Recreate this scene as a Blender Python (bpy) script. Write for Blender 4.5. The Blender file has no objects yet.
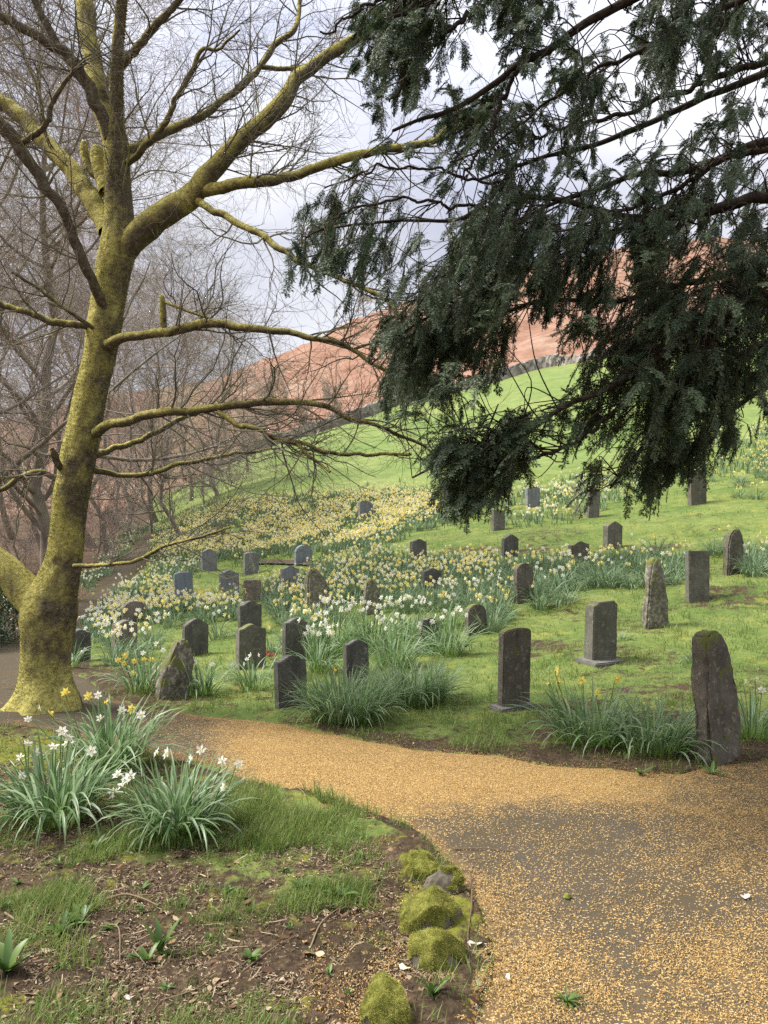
import bpy, math, random
import numpy as np
from mathutils import Vector, Matrix

rng = np.random.default_rng(7)
random.seed(7)
scene = bpy.context.scene
COL = scene.collection
F, HX, HY, EYE = 769.0, 384.0, 520.0, 1.6        # lens in pixels, principal column, horizon row, eye height

# ------------------------------------------------------------------ noise
_perm = np.random.default_rng(3).permutation(4096)
_val = np.random.default_rng(4).random(4096)
def vnoise(x, y, seed=0):
    x = np.asarray(x, float) + seed * 17.31; y = np.asarray(y, float) + seed * 9.73
    xi = np.floor(x).astype(np.int64); yi = np.floor(y).astype(np.int64)
    fx = x - xi; fy = y - yi
    fx = fx * fx * (3 - 2 * fx); fy = fy * fy * (3 - 2 * fy)
    def h(a, b): return _val[(_perm[(a) & 4095] + b * 131) & 4095]
    return (h(xi, yi) * (1 - fx) + h(xi + 1, yi) * fx) * (1 - fy) + (h(xi, yi + 1) * (1 - fx) + h(xi + 1, yi + 1) * fx) * fy
def fbm(x, y, seed=0, o=4):
    s = 0; a = .5; t = 0
    for k in range(o):
        s = s + a * vnoise(x * 2 ** k, y * 2 ** k, seed + k * 5); t += a; a *= .5
    return s / t
def sstep(a, b, x):
    t = np.clip((np.asarray(x, float) - a) / (b - a), 0, 1); return t * t * (3 - 2 * t)

# ------------------------------------------------------------------ terrain
YK = np.array([1.5, 4, 5.2, 6.7, 8.4, 10, 12, 14.5, 18, 22, 27, 33, 42, 60, 90])
PK = np.array([-400, 0, 130, 250, 370, 500, 620, 740, 1150.])
def zr(row, Y): return EYE + (HY - row) * Y / F
TAB = {
 -400: [0, 0, 0, -.05, -.2, -.35, -.5, -.55, -.55, -.5, -.4, -.3, 0, .5, 1.5],
 0:    [0, 0, 0, 0, -.15, -.28, -.42, -.46, -.45, -.38, -.25, -.1, .2, .9, 2.2],
 130:  [0, 0, 0, -.03, -.15, -.26, -.42, -.42, -.36, -.25, -.08, .12, .4, 1.0, 2.6],
 250:  [0, 0, 0, -.05, -.13, -.2, -.2, -.2, -.17, -.1, .12, zr(538, 33), zr(490, 42), zr(470, 60), zr(452, 90)],
 370:  [0, 0, 0, -.05, -.08, -.08, -.05, 0, .35, .75, 1.3, zr(512, 33), zr(485, 42), zr(450, 60), zr(415, 90)],
 500:  [0, 0, 0, -.02, 0, .03, .15, .35, .68, 1.25, 2.1, zr(486, 33), zr(462, 42), zr(425, 60), zr(383, 90)],
 620:  [0, 0, 0, 0, .06, .17, .35, .55, .8, 1.65, 2.6, zr(470, 33), zr(447, 42), zr(405, 60), zr(352, 90)],
 740:  [0, 0, 0, .05, .15, .3, .55, .85, 1.25, 2.1, 3.1, zr(455, 33), zr(428, 42), zr(380, 60), zr(318, 90)],
 1150: [0, .02, .08, .2, .4, .7, 1.1, 1.6, 2.3, 3.2, 4.5, 6.2, 9, 15.5, 27],
}
CREST = {-400: 440, 0: 415, 130: 405, 250: 360, 370: 308, 500: 262, 620: 246, 740: 240, 1150: 180}
FLD = {}
ZC = []
YK2 = np.concatenate([YK, [130, 180, 250, 330, 600]])
for p in PK:
    b = list(TAB[int(p)]); c = CREST[int(p)]; r0 = HY - (b[-1] - EYE) * F / 90
    for Y, f in ((130, .36), (180, .68), (250, 1.0)):
        b.append(zr(r0 + (c - r0) * f, Y))
    b.append(b[-1] * .97); b.append(b[-1] * .5)
    ZC.append(b)
ZC = np.array(ZC)
LG = np.linspace(math.log(1.5), math.log(600), 420)
PG = np.linspace(-400, 1150, 260)
_tmp = np.array([np.interp(LG, np.log(YK2), z) for z in ZC])
ZG = np.array([np.interp(PG, PK, _tmp[:, j]) for j in range(len(LG))]).T
def blur(a, n, axis):
    k = np.hanning(2 * n + 3)[1:-1]; k /= k.sum()
    pad = [(0, 0), (0, 0)]; pad[axis] = (n, n)
    ap = np.pad(a, pad, mode='edge')
    return np.apply_along_axis(lambda v: np.convolve(v, k, 'valid'), axis, ap)
ZG = blur(blur(ZG, 12, 0), 6, 1)
def zbase(px, Y):
    u = np.clip((px - PG[0]) / (PG[1] - PG[0]), 0, len(PG) - 1.001)
    v = np.clip((np.log(np.maximum(Y, 1.5)) - LG[0]) / (LG[1] - LG[0]), 0, len(LG) - 1.001)
    i = u.astype(int); j = v.astype(int); fu = u - i; fv = v - j
    return (ZG[i, j] * (1 - fu) * (1 - fv) + ZG[i + 1, j] * fu * (1 - fv) + ZG[i, j + 1] * (1 - fu) * fv + ZG[i + 1, j + 1] * fu * fv)
def zt(x, y):
    x = np.asarray(x, float); y = np.asarray(y, float)
    ys = np.maximum(y, 1.5)
    px = HX + F * x / ys
    z = zbase(px, ys)
    k = sstep(5.5, 9, y)
    z = z + k * .10 * (fbm(x * .55, y * .55, 1, 3) - .5)
    z = z + sstep(80, 130, y) * np.minimum(y, 260) * .05 * (fbm(x * .022, y * .022, 6, 5) - .5) + sstep(92, 110, y) * 2.2 * (fbm(x * .16, y * .12, 36, 4) - .5)
    terr = sstep(420, 520, px) * (1 - sstep(26, 32, y)) * sstep(7, 9, y)      # little cut terraces on the grave slope
    yy = y + .9 * (fbm(x * .4, y * .1, 2, 2) - .5) + .12 * x
    for t in (11.6, 15.4, 19.6, 24):
        z = z + terr * .10 * (sstep(t - .05, t + .35, yy) - sstep(t + .3, t + 3.4, yy))
    return z
def hit(px, row):
    """ground point seen at a pixel of the photograph (used once, while laying the place out)"""
    ys = np.exp(np.linspace(math.log(1.6), math.log(400), 1500))
    x = (px - HX) * ys / F
    r = HY - F * (zt(x, ys) - EYE) / ys
    k = int(np.argmax(r <= row))
    if k > 0:
        a, b = r[k - 1], r[k]; f = (a - row) / max(a - b, 1e-9); Y = ys[k - 1] + f * (ys[k] - ys[k - 1])
    else: Y = ys[0] if r[0] <= row else 400.
    X = (px - HX) * Y / F
    return float(X), float(Y), float(zt(X, Y))
def P(px, row, Y): return np.array([(px - HX) * Y / F, Y, EYE + (HY - row) * Y / F])
def proj(x, y, z):
    y = np.maximum(y, .2); return HX + F * x / y, HY - F * (z - EYE) / y
def inpoly(px, py, poly):
    c = np.zeros(np.shape(px), bool); n = len(poly)
    for i in range(n):
        x1, y1 = poly[i]; x2, y2 = poly[(i + 1) % n]
        if y1 == y2: continue
        c ^= ((y1 > py) != (y2 > py)) & (px < (x2 - x1) * (py - y1) / (y2 - y1) + x1)
    return c

# ------------------------------------------------------------------ mesh helpers
class Geo:
    def __init__(s): s.v = []; s.f = []; s.a = []; s.m = []; s.n = 0
    def add(s, verts, faces, attr=None, m=0):
        verts = np.asarray(verts, np.float32).reshape(-1, 3); faces = np.asarray(faces, np.int64)
        s.v.append(verts); s.f.append(faces + s.n); s.n += len(verts)
        s.a.append(np.zeros((len(verts), 4), np.float32) if attr is None else np.asarray(attr, np.float32))
        s.m.append(np.full(len(faces), m, np.int32))
    def mesh(s, name, mats, smooth=True):
        me = bpy.data.meshes.new(name)
        if not s.v: return me
        v = np.concatenate(s.v); me.vertices.add(len(v)); me.vertices.foreach_set('co', v.ravel())
        tot = np.concatenate([np.full(len(f), f.shape[1], np.int32) for f in s.f])
        idx = np.concatenate([f.ravel() for f in s.f]).astype(np.int32)
        me.loops.add(len(idx)); me.loops.foreach_set('vertex_index', idx)
        me.polygons.add(len(tot))
        st = np.zeros(len(tot), np.int32); st[1:] = np.cumsum(tot)[:-1]
        me.polygons.foreach_set('loop_start', st); me.polygons.foreach_set('loop_total', tot)
        me.polygons.foreach_set('material_index', np.concatenate(s.m))
        me.polygons.foreach_set('use_smooth', np.full(len(tot), smooth))
        at = me.attributes.new('v', 'FLOAT_COLOR', 'POINT')
        at.data.foreach_set('color', np.concatenate(s.a).ravel())
        for m in (mats if isinstance(mats, (list, tuple)) else [mats]): me.materials.append(m)
        me.update(calc_edges=True); me.validate()
        return me
    def obj(s, name, mats, parent=None, smooth=True):
        return link(name, s.mesh(name, mats, smooth), parent)
def link(name, me, parent=None):
    o = bpy.data.objects.new(name, me); COL.objects.link(o)
    if parent is not None: o.parent = parent
    return o
def tag(o, label=None, cat=None, group=None, kind=None):
    if label: o['label'] = label
    if cat: o['category'] = cat
    if group: o['group'] = group
    if kind: o['kind'] = kind
    return o
def empty(name, loc, label, cat, group=None, rz=0):
    o = link(name, None); o.location = loc; o.rotation_euler = (0, 0, rz); o.empty_display_size = .1
    return tag(o, label, cat, group)

def straps(base, az, length, lean, curv, width, segs=5, rnd=None, fold=.0, power=1.4, twist=0):
    """ribbon leaves, all at once"""
    base = np.asarray(base, float).reshape(-1, 3); N = len(base)
    s = np.linspace(0, 1, segs + 1)
    th = lean[:, None] + curv[:, None] * s[None] ** power
    ds = (length / segs)[:, None]
    tm = (th[:, 1:] + th[:, :-1]) / 2
    r = np.concatenate([np.zeros((N, 1)), np.cumsum(np.sin(tm) * ds, 1)], 1)
    z = np.concatenate([np.zeros((N, 1)), np.cumsum(np.cos(tm) * ds, 1)], 1)
    ca, sa = np.cos(az)[:, None], np.sin(az)[:, None]
    c = np.stack([base[:, :1] + r * ca, base[:, 1:2] + r * sa, base[:, 2:3] + z], -1)
    w = width[:, None] * np.clip((.75 + .5 * s) * (1 - s ** 4), .06, 1)[None]
    ang = twist * (rnd[:, None] - .5 if rnd is not None else 0) * s[None]
    sd = np.stack([-sa * np.cos(ang), ca * np.cos(ang), np.sin(ang) + 0 * w], -1)
    L = c + sd * (w / 2)[..., None]; R = c - sd * (w / 2)[..., None]
    if fold:
        nrm = np.stack([-np.cos(th) * ca, -np.cos(th) * sa, np.sin(th)], -1)
        L = L + nrm * (w * fold)[..., None]; R = R + nrm * (w * fold)[..., None]
        V = np.stack([L, c, R], 2); k = 3
    else: V = np.stack([L, R], 2); k = 2
    V = V.reshape(-1, 3); K = (segs + 1) * k
    q = []
    for i in range(segs):
        for j in range(k - 1):
            q.append([i * k + j, i * k + j + 1, (i + 1) * k + j + 1, (i + 1) * k + j])
    Q = (np.arange(N) * K)[:, None, None] + np.array(q)[None]
    if rnd is None: rnd = rng.random(N)
    A = np.zeros((N, segs + 1, k, 4)); A[..., 0] = rnd[:, None, None]; A[..., 1] = s[None, :, None]; A[..., 3] = 1
    return V, Q.reshape(-1, 4), A.reshape(-1, 4)

def nz(v): return v / np.maximum(np.linalg.norm(v, axis=-1, keepdims=True), 1e-9)
def tubes(pts, rad, sides=5, rnd=None, bumpy=0, capped=True):
    """round branches: pts (N,K,3), rad (N,K)"""
    pts = np.asarray(pts, float); N, K, _ = pts.shape
    t = nz(np.gradient(pts, axis=1))
    ref = np.zeros((N, 1, 3)); mean = nz(pts[:, -1] - pts[:, 0]); ax = np.argmin(np.abs(mean), 1); ref[np.arange(N), 0, ax] = 1
    u = nz(np.cross(t, ref)); w = np.cross(t, u)
    a = np.arange(sides) * 2 * np.pi / sides
    R = np.repeat(rad[:, :, None], sides, 2)
    if bumpy:
        kk = np.arange(K)[None, :, None] * (pts[:, 1:2, :1] * 0 + 1)
        R = R * (1 + bumpy * (fbm(np.cos(a)[None, None] * 1.3 + np.arange(N)[:, None, None] * 7.7, np.sin(a)[None, None] * 1.3 + np.arange(K)[None, :, None] * .35, 3, 3) - .5) * 2)
    V = pts[:, :, None] + R[..., None] * (np.cos(a)[None, None, :, None] * u[:, :, None] + np.sin(a)[None, None, :, None] * w[:, :, None])
    i = np.arange(K - 1)[:, None]; j = np.arange(sides)[None]; j2 = (j + 1) % sides
    q = np.stack([i * sides + j, i * sides + j2, (i + 1) * sides + j2, (i + 1) * sides + j], -1).reshape(-1, 4)
    Q = (np.arange(N) * K * sides)[:, None, None] + q[None]
    A = np.zeros((N, K, sides, 4)); A[..., 0] = (rng.random(N) if rnd is None else rnd)[:, None, None]; A[..., 1] = np.linspace(0, 1, K)[None, :, None]; A[..., 3] = 1
    return V.reshape(-1, 3), Q.reshape(-1, 4), A.reshape(-1, 4)
def catmull(ctrl, K):
    c = np.asarray(ctrl, float); n = len(c)
    c = np.vstack([2 * c[0] - c[1], c, 2 * c[-1] - c[-2]])
    seg = np.linalg.norm(np.diff(c[1:-1, :3], axis=0), axis=1); cum = np.concatenate([[0], np.cumsum(seg)])
    d = np.linspace(0, cum[-1], K); k = np.clip(np.searchsorted(cum, d, 'right') - 1, 0, n - 2)
    t = ((d - cum[k]) / np.maximum(seg[k], 1e-9))[:, None]
    p0, p1, p2, p3 = c[k], c[k + 1], c[k + 2], c[k + 3]
    return .5 * (2 * p1 + (p2 - p0) * t + (2 * p0 - 5 * p1 + 4 * p2 - p3) * t * t + (3 * p1 - p0 - 3 * p2 + p3) * t ** 3)
def sprout(pp, pr, n, lo, hi, ang, K=7, wob=.18, trop=0., tmin=.15, tmax=1., rscale=.6, rtip=.25, rmax=None, flat=0., rmin=.0009, r=None):
    """n side shoots per parent branch; returns points and radii"""
    r = r or rng
    N, KP, _ = pp.shape
    t = r.uniform(tmin, tmax, (N, n)) * (KP - 1.001); i = t.astype(int); f = (t - i)[..., None]
    I = np.arange(N)[:, None]
    p = pp[I, i] * (1 - f) + pp[I, i + 1] * f
    rad = pr[I, i] * (1 - f[..., 0]) + pr[I, i + 1] * f[..., 0]
    d = nz(pp[I, i + 1] - pp[I, i])
    rv = r.normal(size=(N, n, 3)); rv[..., 2] *= (1 - flat)
    side = nz(rv - d * (rv * d).sum(-1, keepdims=True))
    a = r.uniform(*ang, (N, n))[..., None]
    dr = nz(d * np.cos(a) + side * np.sin(a)).reshape(-1, 3); p = p.reshape(-1, 3)
    M = N * n
    plen = np.linalg.norm(np.diff(pp, axis=1), axis=2).sum(1)
    L = (r.uniform(lo, hi, (N, n)) * (plen[:, None] if hi < 1.01 and lo < 0 else 1)).reshape(-1)
    step = (L / (K - 1))[:, None]
    out = [p]; cur = dr
    for k in range(K - 1):
        cur = nz(cur + r.normal(size=(M, 3)) * wob + np.array([0, 0, trop]))
        out.append(out[-1] + cur * step)
    pts = np.stack(out, 1)
    r0 = np.maximum(rad.reshape(-1) * rscale, rmin)
    if rmax is not None: r0 = np.minimum(r0, rmax)
    rr = r0[:, None] * np.linspace(1, rtip, K)[None]
    return pts, np.maximum(rr, rmin * .7)

# ------------------------------------------------------------------ materials
class NT:
    def __init__(s, name):
        s.m = bpy.data.materials.new(name); s.m.use_nodes = True; s.t = s.m.node_tree; s.t.nodes.clear()
        s.out = s.n('ShaderNodeOutputMaterial'); s.b = s.n('ShaderNodeBsdfPrincipled')
        s.t.links.new(s.b.outputs[0], s.out.inputs[0])
    def n(s, typ, **kw):
        nd = s.t.nodes.new(typ)
        for k, v in kw.items(): setattr(nd, k, v)
        return nd
    def l(s, a, b): s.t.links.new(a, b)
    def set(s, sock, v):
        if hasattr(v, 'is_output') or isinstance(v, bpy.types.NodeSocket): s.l(v, sock)
        elif isinstance(v, (tuple, list)) and len(v) == 3 and sock.type == 'RGBA': sock.default_value = (*v, 1)
        else: sock.default_value = v
    def coord(s, kind='Object', scale=None):
        if kind == 'World': c = s.n('ShaderNodeNewGeometry').outputs['Position']
        else: c = s.n('ShaderNodeTexCoord').outputs[kind]
        if scale is not None:
            mp = s.n('ShaderNodeMapping'); s.l(c, mp.inputs[0]); mp.inputs['Scale'].default_value = scale if isinstance(scale, tuple) else (scale,) * 3
            c = mp.outputs[0]
        return c
    def noise(s, c, scale, detail=5, rough=.55, dist=0):
        nd = s.n('ShaderNodeTexNoise'); s.l(c, nd.inputs['Vector']); nd.inputs['Scale'].default_value = scale
        nd.inputs['Detail'].default_value = detail; nd.inputs['Roughness'].default_value = rough; nd.inputs['Distortion'].default_value = dist
        return nd.outputs[0]
    def vor(s, c, scale, feature='F1', out='Distance', rnd=1):
        nd = s.n('ShaderNodeTexVoronoi', feature=feature); s.l(c, nd.inputs['Vector']); nd.inputs['Scale'].default_value = scale
        nd.inputs['Randomness'].default_value = rnd
        return nd.outputs[out]
    def ramp(s, fac, stops, interp='LINEAR'):
        nd = s.n('ShaderNodeValToRGB'); s.l(fac, nd.inputs[0]); cr = nd.color_ramp; cr.interpolation = interp
        while len(cr.elements) < len(stops): cr.elements.new(.5)
        for e, (p, c) in zip(cr.elements, stops):
            e.position = p; e.color = (*c, 1) if isinstance(c, tuple) else (c, c, c, 1)
        return nd.outputs[0]
    def mix(s, fac, a, b, mode='MIX'):
        nd = s.n('ShaderNodeMix', data_type='RGBA', blend_type=mode)
        s.set(nd.inputs[0], fac); s.set(nd.inputs[6], a); s.set(nd.inputs[7], b)
        return nd.outputs[2]
    def math(s, op, a, b=0., clamp=False):
        nd = s.n('ShaderNodeMath', operation=op, use_clamp=clamp); s.set(nd.inputs[0], a); s.set(nd.inputs[1], b)
        return nd.outputs[0]
    def attr(s, name='v'):
        nd = s.n('ShaderNodeAttribute', attribute_name=name); sp = s.n('ShaderNodeSeparateColor'); s.l(nd.outputs['Color'], sp.inputs[0])
        return sp.outputs
    def bump(s, h, strength=.4, dist=.01):
        nd = s.n('ShaderNodeBump'); s.l(h, nd.inputs['Height']); nd.inputs['Strength'].default_value = strength; nd.inputs['Distance'].default_value = dist
        s.l(nd.outputs[0], s.b.inputs['Normal'])
    def fin(s, col, rough=.8, spec=.3):
        s.set(s.b.inputs['Base Color'], col); s.set(s.b.inputs['Roughness'], rough); s.b.inputs['Specular IOR Level'].default_value = spec
        return s.m

def leaf_mat(name, cols, tipcol=None, trans=.35, rough=.5, spec=.35, basecol=None):
    k = NT(name); a = k.attr()
    c = k.ramp(a[0], [(i / max(1, len(cols) - 1), q) for i, q in enumerate(cols)])
    if basecol: c = k.mix(k.ramp(a[1], [(0., 1.), (.35, 0.)]), c, basecol)
    if tipcol: c = k.mix(k.ramp(a[1], [(.86, 0.), (1., .8)]), c, tipcol)
    k.fin(c, rough, spec)
    if trans:
        tr = k.n('ShaderNodeBsdfTranslucent'); k.l(c, tr.inputs[0]); mx = k.n('ShaderNodeMixShader'); mx.inputs[0].default_value = trans
        k.l(k.b.outputs[0], mx.inputs[1]); k.l(tr.outputs[0], mx.inputs[2]); k.l(mx.outputs[0], k.out.inputs[0])
    return k.m

def stone_mat(name, base, dark, lichen, lich_amt=.55, rough=.85, moss=0):
    k = NT(name); oi = k.n('ShaderNodeObjectInfo'); c = k.coord('Object')
    ad = k.n('ShaderNodeVectorMath', operation='ADD'); k.l(c, ad.inputs[0])
    sc = k.n('ShaderNodeVectorMath', operation='SCALE'); cb = k.n('ShaderNodeCombineXYZ')
    for q in range(3): k.l(oi.outputs['Random'], cb.inputs[q])
    k.l(cb.outputs[0], sc.inputs[0]); sc.inputs['Scale'].default_value = 37.; k.l(sc.outputs[0], ad.inputs[1]); c = ad.outputs[0]
    col = k.mix(k.ramp(k.noise(c, 5, 7, .65), [(.3, 0.), (.7, 1.)]), dark, base)
    st = k.n('ShaderNodeMapping'); k.l(c, st.inputs[0]); st.inputs['Scale'].default_value = (14, 14, 1.6)
    col = k.mix(k.ramp(k.noise(st.outputs[0], 1, 4), [(.45, 0.), (.75, .5)]), col, tuple(x * .45 for x in dark))
    l = k.ramp(k.noise(c, 22, 6, .7, .4), [(lich_amt, 0.), (lich_amt + .09, .75)])
    col = k.mix(l, col, lichen)
    if moss:
        g = k.n('ShaderNodeNewGeometry'); sp = k.n('ShaderNodeSeparateXYZ'); k.l(g.outputs['Normal'], sp.inputs[0])
        f = k.math('ADD', k.math('MULTIPLY', k.noise(c, 9, 5), 1.1), k.math('MULTIPLY', sp.outputs[2], .35))
        col = k.mix(k.ramp(f, [(1 - moss, 0.), (1.08 - moss, .9)]), col, (.11, .12, .025))
    h = k.math('ADD', k.noise(c, 26, 8, .65), k.math('MULTIPLY', k.noise(c, 110, 3), .4))
    k.bump(h, .55, .006)
    return k.fin(col, rough, .25)

def make_materials():
    M = {}
    M['slate_dark'] = stone_mat('dark_slate', (.13, .125, .108), (.06, .058, .05), (.25, .245, .2), .57)
    M['slate_brown'] = stone_mat('brown_slate', (.145, .128, .10), (.07, .062, .05), (.24, .225, .165), .55, moss=.33)
    M['stone_grey'] = stone_mat('grey_stone', (.22, .225, .22), (.14, .143, .143), (.33, .33, .30), .6)
    M['stone_blue'] = stone_mat('blue_grey_stone', (.21, .232, .25), (.15, .17, .185), (.32, .33, .32), .62)
    M['stone_warm'] = stone_mat('warm_sandstone', (.21, .17, .135), (.12, .10, .08), (.3, .27, .2), .57)
    M['stone_olive'] = stone_mat('olive_slate', (.16, .15, .12), (.09, .085, .068), (.26, .245, .19), .56, moss=.25)
    M['stone_mossy'] = stone_mat('mossy_rough_stone', (.18, .16, .125), (.08, .072, .055), (.32, .30, .22), .5, moss=.36)
    M['plinth'] = stone_mat('plinth_stone', (.17, .16, .14), (.09, .085, .075), (.25, .25, .2), .6)

    M['daff_leaf'] = leaf_mat('daffodil_leaf', [(.10, .19, .065), (.15, .25, .095), (.22, .31, .155), (.28, .355, .22)], (.30, .28, .12), .46, .40, .45, (.22, .33, .05))
    M['daff_leaf_far'] = leaf_mat('daffodil_leaf_drift', [(.11, .175, .075), (.15, .22, .105), (.19, .26, .15)], None, .3, .5, .3)
    M['grass'] = leaf_mat('grass_blade', [(.085, .16, .03), (.13, .205, .04), (.185, .24, .055), (.25, .26, .09)], (.26, .23, .10), .35, .5, .3)
    M['weed'] = leaf_mat('weed_leaf', [(.05, .10, .02), (.08, .15, .03), (.12, .18, .04)], None, .3, .45, .4)
    M['shrub'] = leaf_mat('evergreen_leaf', [(.02, .045, .015), (.035, .07, .02), (.06, .10, .03)], None, .15, .35, .5)
    M['petal_white'] = leaf_mat('white_petal', [(.84, .83, .75), (.88, .87, .81)], None, .42, .5, .2)
    M['petal_cream'] = leaf_mat('cream_petal', [(.88, .83, .42), (.9, .86, .58)], None, .3, .5, .2)
    M['petal_yellow'] = leaf_mat('yellow_petal', [(.85, .70, .12), (.86, .76, .25)], None, .3, .5, .2)
    M['trumpet_gold'] = leaf_mat('golden_trumpet', [(.85, .58, .06), (.87, .68, .14)], None, .25, .5, .2)
    M['trumpet_pale'] = leaf_mat('pale_trumpet', [(.8, .72, .35), (.82, .76, .5)], None, .25, .5, .2)
    M['stem'] = leaf_mat('flower_stem', [(.09, .16, .04), (.11, .19, .05)], None, .2)
    M['red'] = leaf_mat('red_petal', [(.35, .02, .03), (.45, .04, .05)], None, .2)

    M['needle'] = leaf_mat('yew_needle', [(.018, .032, .013), (.042, .068, .030), (.078, .112, .056), (.165, .20, .12)], None, .25, .5, .2)
    k = NT('yew_bark'); c = k.coord('World')
    col = k.ramp(k.noise(c, 30, 6), [(.3, (.022, .017, .013)), (.6, (.055, .042, .03)), (.8, (.06, .06, .035))])
    k.bump(k.noise(c, 60, 5), .6, .01); M['yew_bark'] = k.fin(col, .9, .1)

    k = NT('mossy_bark'); c = k.coord('World')
    a = k.attr()
    barkc = k.ramp(k.noise(c, 26, 8, .7), [(.3, (.045, .036, .026)), (.55, (.12, .098, .066)), (.75, (.24, .205, .14))])
    mossc = k.ramp(k.noise(c, 30, 8, .75), [(.3, (.11, .096, .034)), (.46, (.32, .28, .08)), (.6, (.48, .43, .135)), (.75, (.62, .56, .22))])
    g = k.n('ShaderNodeNewGeometry'); sp = k.n('ShaderNodeSeparateXYZ'); k.l(g.outputs['Normal'], sp.inputs[0])
    f = k.math('ADD', k.noise(c, 3.2, 10, .7), k.math('MULTIPLY', sp.outputs[2], .20))
    f = k.math('SUBTRACT', f, k.math('MULTIPLY', sp.outputs[0], .13))
    f = k.math('ADD', f, k.math('MULTIPLY', k.math('SUBTRACT', a[2], .5), .5))
    col = k.mix(k.ramp(f, [(.42, 0.), (.62, 1.)]), barkc, mossc)
    k.bump(k.math('ADD', k.noise(c, 45, 7, .7), k.math('MULTIPLY', k.noise(c, 12, 4), 1.5)), .9, .02); M['moss_bark'] = k.fin(col, .95, .08)
    k = NT('twig_bark'); a = k.attr()
    col = k.ramp(a[0], [(0, (.09, .078, .065)), (.5, (.15, .13, .105)), (.8, (.18, .16, .10)), (1, (.22, .21, .10))]); M['twig'] = k.fin(col, .85, .15)
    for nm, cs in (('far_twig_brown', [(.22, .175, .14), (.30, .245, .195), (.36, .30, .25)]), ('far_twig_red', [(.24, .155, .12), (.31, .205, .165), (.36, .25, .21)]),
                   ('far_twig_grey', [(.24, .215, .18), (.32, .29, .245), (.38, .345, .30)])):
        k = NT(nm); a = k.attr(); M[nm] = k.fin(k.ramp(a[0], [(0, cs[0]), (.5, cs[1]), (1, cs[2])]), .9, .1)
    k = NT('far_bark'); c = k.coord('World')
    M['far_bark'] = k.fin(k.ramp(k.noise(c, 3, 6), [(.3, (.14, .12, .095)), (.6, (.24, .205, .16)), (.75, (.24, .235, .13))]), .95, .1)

    # rock and moss cushions
    k = NT('bare_rock'); c = k.coord('World')
    k.bump(k.noise(c, 50, 7), .6, .01); M['rock'] = k.fin(k.ramp(k.noise(c, 14, 7, .65), [(.3, (.06, .05, .035)), (.55, (.125, .108, .08)), (.75, (.2, .18, .14))]), .9, .2)
    k = NT('cushion_moss'); c = k.coord('World')
    col = k.ramp(k.noise(c, 28, 6, .65), [(.28, (.07, .07, .02)), (.46, (.16, .165, .035)), (.62, (.28, .275, .07)), (.75, (.25, .19, .08))])
    k.bump(k.noise(c, 130, 6, .7), 1, .012); M['moss'] = k.fin(col, .95, .08)
    M['moss_fuzz'] = leaf_mat('moss_fuzz', [(.12, .095, .035), (.22, .22, .045), (.36, .36, .08), (.5, .48, .16)], None, .3, .8, .1)
    M['dead_leaf'] = leaf_mat('dead_leaf', [(.07, .038, .02), (.13, .07, .035), (.2, .12, .06), (.27, .19, .11), (.4, .32, .22)], None, .15, .7, .25)
    M['debris'] = leaf_mat('woody_debris', [(.06, .042, .028), (.13, .09, .055), (.22, .16, .10), (.38, .30, .20)], None, 0, .85, .15)
    M['flake'] = leaf_mat('fallen_cone_flake', [(.21, .125, .045), (.385, .24, .08), (.50, .33, .12), (.57, .43, .21)], None, .15, .7, .2)
    M['pale_leaf'] = leaf_mat('pale_dead_leaf', [(.55, .45, .36), (.62, .52, .45)], None, .15, .6, .25)

    # ground
    k = NT('ground_cover'); c = k.coord('World'); a = k.attr(); g2 = k.attr('w')
    gr = k.mix(k.ramp(k.noise(c, 1.1, 6, .6), [(.35, 0.), (.65, 1.)]), (.09, .14, .034), (.185, .215, .06))
    gr = k.mix(k.ramp(k.noise(c, 40, 6, .7), [(.35, .55), (.65, 0.)]), gr, (.065, .095, .02))
    gr = k.mix(k.ramp(k.noise(c, 3.1, 6, .65), [(.56, 0.), (.70, .75)]), gr, (.24, .22, .045))       # mossy yellow patches
    gr = k.mix(k.ramp(k.noise(c, 4.5, 8, .75), [(.34, .7), (.52, 0.)]), gr, (.055, .075, .022))
    soil = k.ramp(k.noise(c, 38, 8, .7), [(.30, (.018, .013, .009)), (.46, (.055, .037, .022)), (.6, (.105, .072, .043)), (.74, (.26, .19, .12))])
    soil = k.mix(k.ramp(k.noise(c, 2.3, 5), [(.42, 0.), (.62, .7)]), soil, (.035, .026, .016), 'MIX')
    f = k.math('ADD', a[0], k.math('MULTIPLY', k.math('SUBTRACT', k.noise(c, 6, 9, .7), .5), 1.35))
    col = k.mix(k.ramp(f, [(.42, 0.), (.58, 1.)]), gr, soil)
    f = k.math('ADD', a[1], k.math('MULTIPLY', k.math('SUBTRACT', k.noise(c, 9, 6, .6), .5), 1.1))
    mossc = k.ramp(k.noise(c, 60, 5, .7), [(.3, (.07, .08, .014)), (.7, (.20, .20, .03))])
    col = k.mix(k.ramp(f, [(.5, 0.), (.62, .95)]), col, mossc)
    fl = k.mix(k.ramp(k.noise(c, .12, 6, .6), [(.35, 0.), (.65, 1.)]), (.115, .175, .045), (.185, .225, .07))     # hill pasture
    fl = k.mix(k.ramp(k.noise(c, 1.1, 8, .75), [(.38, .6), (.6, 0.)]), fl, (.085, .115, .035))
    fl = k.mix(k.ramp(k.noise(c, .5, 7, .7), [(.55, 0.), (.72, .6)]), fl, (.22, .23, .10))
    col = k.mix(a[2], col, fl)
    br = k.ramp(k.noise(c, .06, 12, .8), [(.32, (.085, .05, .034)), (.42, (.19, .10, .065)), (.51, (.26, .145, .10)), (.59, (.29, .20, .145)), (.66, (.19, .145, .085)), (.78, (.15, .16, .065))])
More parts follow.
